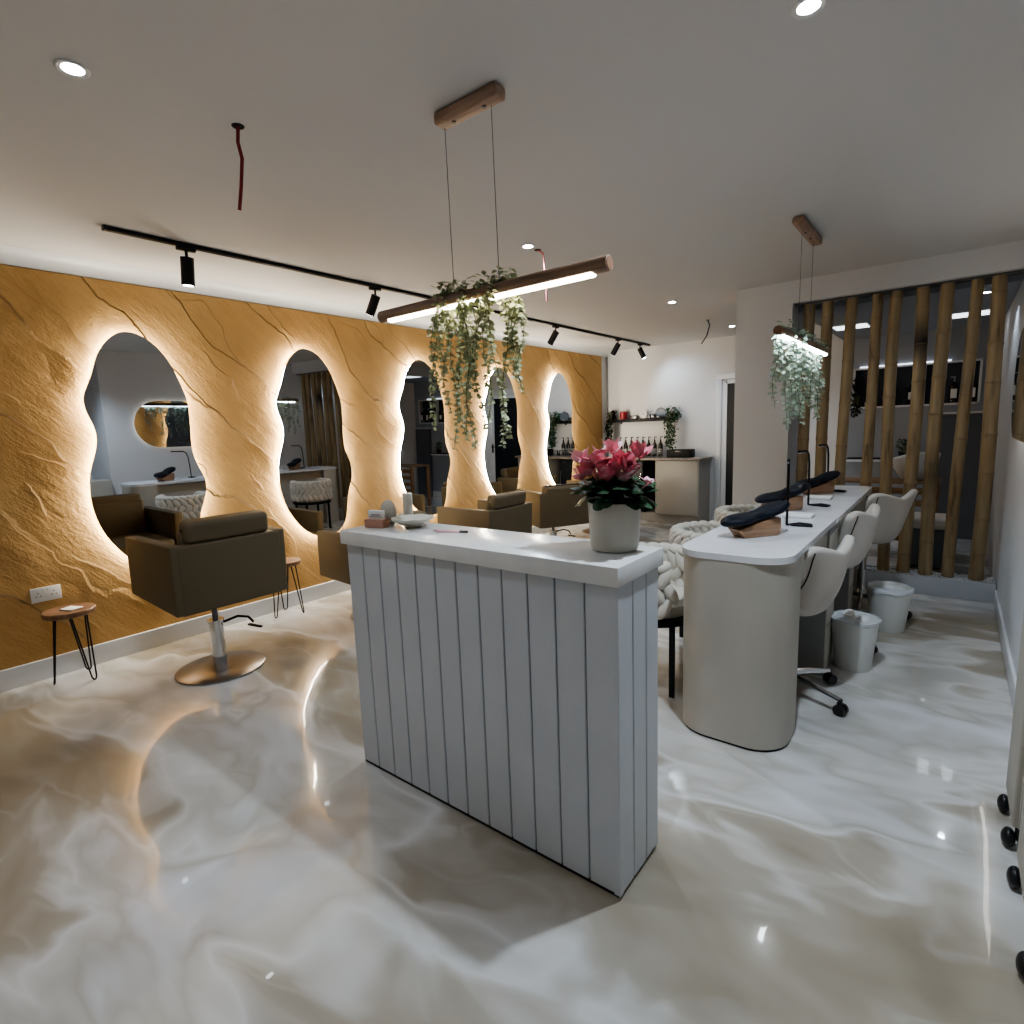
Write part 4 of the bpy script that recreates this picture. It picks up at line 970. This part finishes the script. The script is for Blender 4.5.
# ------------------------------------------------------------------ wash room behind the canes
nx0, nx1, nz0, nz1 = -1.07, 0.20, 1.50, 1.98
nc = thing('wall_niche', 'dark shelf niche with a white frame on the wash room wall', 'shelf niche', (-0.405, YB, 1.71))
MB().box((0, 0.095, 0), (1.16, 0.01, 0.46)).build('niche_back', M['niche'], nc, smooth=False)
f_ = MB(); f_.box((0, -0.005, -0.226), (1.18, 0.03, 0.022)).box((0, -0.005, 0.226), (1.18, 0.03, 0.022)).box((-0.58, -0.005, 0), (0.022, 0.03, 0.46)).box((0.58, -0.005, 0), (0.022, 0.03, 0.46)).box((0.10, 0.035, 0), (0.016, 0.08, 0.44))
f_.build('frame', M['skirt'], nc, smooth=False)
MB().box((-0.1, -0.023, 0.244), (0.85, 0.008, 0.012)).build('light_strip', M['led_niche'], nc, smooth=False)
bb = thing('pump_bottle', 'dark pump bottle with white label, rightmost in the wash room niche', 'bottle', (0.115, YB+0.035, 1.4955), 0, 'labelled bottles in the wash room niche')
MB().lathe([(0.040, 0), (0.043, 0.004), (0.043, 0.18), (0.018, 0.215), (0.015, 0.225), (0, 0.225)], seg=20).build('bottle_body', M['bottle'], bb)
MB().box((0, -0.044, 0.10), (0.056, 0.003, 0.10)).build('paper_label', M['paper'], bb, smooth=False)
MB().cyl((0, 0, 0.225), (0, 0, 0.275), 0.007, seg=8).box((-0.015, 0, 0.278), (0.05, 0.014, 0.014), bev=0.003).build('pump', M['shaded_wall'], bb)
dup(bb, (-0.04, YB+0.035, 1.4955), label='dark pump bottle with white label, second from the right in the niche')
bk = thing('product_box', 'dark product box with a small white label in the middle of the niche', 'box', (-0.42, YB+0.035, 1.4955), 0, 'dark product boxes in the niche')
MB().box((0, 0, 0.11), (0.11, 0.07, 0.22), bev=0.003).build('box_body', M['bottle'], bk)
MB().box((0, -0.0365, 0.10), (0.055, 0.002, 0.08)).build('paper_label', M['paper'], bk, smooth=False)
dup(bk, (-0.635, YB+0.035, 1.4955), label='dark product box with a small white label, left in the niche')
cup = tag(MB().lathe([(0.025, 0), (0.035, 0.05), (0.030, 0.05), (0.0, 0.01)], seg=20).build('small_cup', M['plastic_w']), 'small white cup at the left of the niche', 'cup'); cup.location = (-0.84, YB+0.03, 1.4955)
bushy('trailing_plant', 'dark trailing plant on the left wall of the wash room', (-0.93, 7.79, 1.52), 0.07, 0.06, 0.34, -0.12, M['leaf_blk'], 260, 33)
struct('trim_3', MB().box((0.05, YB-0.04, 0.68), (0.36, 0.08, 1.36)), M['dark_wall'], smooth=False)
struct('trim_4', MB().box((0.055, YB-0.05, 1.385), (0.37, 0.10, 0.02)), M['skirt'], smooth=False)
# light panels in its ceiling
lpn = thing('panel_light', 'bright ceiling panel light on the left of the wash room', 'ceiling light', (-0.89, 6.72, 2.2895), 0, 'wash room ceiling panels')
MB().box((0, 0, -0.004), (0.32, 0.32, 0.008)).build('frame', M['plastic_w'], lpn, smooth=False)
MB().box((0, 0, -0.010), (0.29, 0.29, 0.004)).build('diffuser', M['led_panel'], lpn, smooth=False)
dup(lpn, (0.05, 6.85, 2.2895), label='bright ceiling panel light on the right of the wash room')
# wash unit: slatted bench, shelf, basin
dup(dl, (0.12, 5.75, 2.2895), label='round recessed downlight in the wash room ceiling just behind the bamboo canes')
bushy('table_plant', 'small leafy plant on the wash room console shelf', (-0.45, 7.78, 0.9005), 0.06, 0.05, 0.22, 0.03, M['leaf_mid'], 120, 35, 0.025)
bn = thing('slatted_bench', 'low dark wooden slatted bench behind the bamboo canes', 'bench', (-0.56, 6.75, 0))
s_ = MB()
for k in range(5): s_.box((0, -0.22, 0.20+0.115*k), (0.96, 0.02, 0.06), bev=0.004)
for k in range(4): s_.box((0, -0.15+0.11*k, 0.735), (0.96, 0.09, 0.02), bev=0.004)
s_.build('slats', M['slat_wood'], bn)
for sx in (-1, 1):
    for sy in (-0.19, 0.19): MB().box((sx*0.45, sy, 0.36), (0.05, 0.05, 0.72), bev=0.004).build('leg', M['slat_wood'], bn)
ws = thing('wash_basin', 'white shampoo basin behind the bamboo canes', 'basin', (-0.30, 6.78, 0.7455))
MB().lathe([(0.06, 0.0), (0.10, 0.01), (0.17, 0.12), (0.205, 0.25), (0.205, 0.265), (0.19, 0.26), (0.15, 0.14), (0.06, 0.06), (0, 0.055)], seg=36, fn=lambda x, y, z, a: (x, y*0.9, z-0.10*max(0, -math.cos(a))*(z > .2)*0.6)).build('bowl', M['plastic_w'], ws)
MB().tube([(0.0, 0.15, 0.20), (0.0, 0.16, 0.33), (0.0, 0.08, 0.36), (0.0, 0.05, 0.31)], 0.010, 10).build('tap', M['chrome'], ws)
cs = thing('console_shelf', 'thin dark shelf with a white edge on the wash room wall', 'shelf', (-0.66, 7.78, 0.87))
MB().box((0, 0, 0), (0.70, 0.18, 0.025), bev=0.003).build('board', M['skirt'], cs)
MB().box((0, 0, 0.022), (0.68, 0.17, 0.015), bev=0.003).build('mat', M['black'], cs)
rcl = thing('wash_chair', 'pale grey wash chair footrest behind the right hand canes', 'wash chair', (-0.16, 6.30, 0))
MB().box((0, 0, 0.42), (0.42, 0.40, 0.10), bev=0.03, seg=4).build('seat', M['cream_fab'], rcl)
MB().box((0, 0, 0.20), (0.30, 0.30, 0.36), bev=0.01).build('base', M['dark_wall'], rcl)

# ------------------------------------------------------------------ lights
def spot(loc, target, power, angle, blend, col, rad=0.04):
    d = bpy.data.lights.new('spot_lamp', 'SPOT'); d.energy = power; d.spot_size = math.radians(angle); d.spot_blend = blend
    d.color = col; d.shadow_soft_size = rad
    o = bpy.data.objects.new('spot_lamp', d); C.objects.link(o); o.location = loc
    o.rotation_euler = (Vector(target)-Vector(loc)).to_track_quat('-Z', 'Y').to_euler(); return o
cool = (0.73, 0.86, 1.0)
for x, y, p in ((-2.13, 0.66, 30), (-0.386, 1.87, 100), (-2.144, 2.954, 52), (-2.152, 5.223, 44), (-2.173, 7.086, 30), (-0.386, -0.5, 14), (0.12, 5.75, 6)):  # the one behind the camera is an unseen, added fill for the counter front
    spot((x, y, (2.2895 if x > 0.1 else ZC)-0.02), (x, y, 0), p, 128, 0.6, cool, 0.03)
spot((-3.43, 7.40, 2.32), (-3.05, 7.9, 1.70), 34, 105, 1.0, (0.66, 0.82, 1.0))
def area(loc, rot, size, power, col):
    d = bpy.data.lights.new('area_lamp', 'AREA'); d.shape = 'RECTANGLE'; d.size = size[0]; d.size_y = size[1]; d.energy = power; d.color = col
    o = bpy.data.objects.new('area_lamp', d); C.objects.link(o); o.location = loc; o.rotation_euler = rot; return o
w = bpy.data.worlds.new('World'); scene.world = w; w.use_nodes = True
w.node_tree.nodes['Background'].inputs[0].default_value = (0.5, 0.55, 0.62, 1); w.node_tree.nodes['Background'].inputs[1].default_value = 0.1

# ------------------------------------------------------------------ camera
yaw, pitch, roll, f_px = -0.67209288, 0.14862852, -0.03843698, 557.35
cy, sy, cp, sp, cr_, sr = math.cos(yaw), math.sin(yaw), math.cos(pitch), math.sin(pitch), math.cos(roll), math.sin(roll)
B = Matrix(((1, 0, 0), (0, 0, -1), (0, 1, 0)))
Ry = Matrix(((cy, 0, -sy), (0, 1, 0), (sy, 0, cy)))
Rp = Matrix(((1, 0, 0), (0, cp, -sp), (0, sp, cp)))
Rr = Matrix(((cr_, -sr, 0), (sr, cr_, 0), (0, 0, 1)))
R = Rr @ Rp @ Ry @ B
cam = bpy.data.cameras.new('camera'); co = bpy.data.objects.new('camera', cam); C.objects.link(co)
m3 = Matrix((R[0], -R[1], -R[2])).transposed()
co.matrix_world = Matrix.Translation((0, 0, 1.40)) @ m3.to_4x4()
cam.sensor_width = 36; cam.lens = f_px/1024*36; cam.clip_start = 0.02
scene.camera = co
scene.view_settings.view_transform = 'AgX'
scene.view_settings.look = 'AgX - Medium High Contrast'
scene.view_settings.exposure = 0.12
scene.cycles.max_bounces = 8; scene.cycles.glossy_bounces = 5; scene.cycles.diffuse_bounces = 4
scene.cycles.transmission_bounces = 6
scene.cycles.sample_clamp_indirect = 4.0
scene.cycles.caustics_reflective = False; scene.cycles.caustics_refractive = False
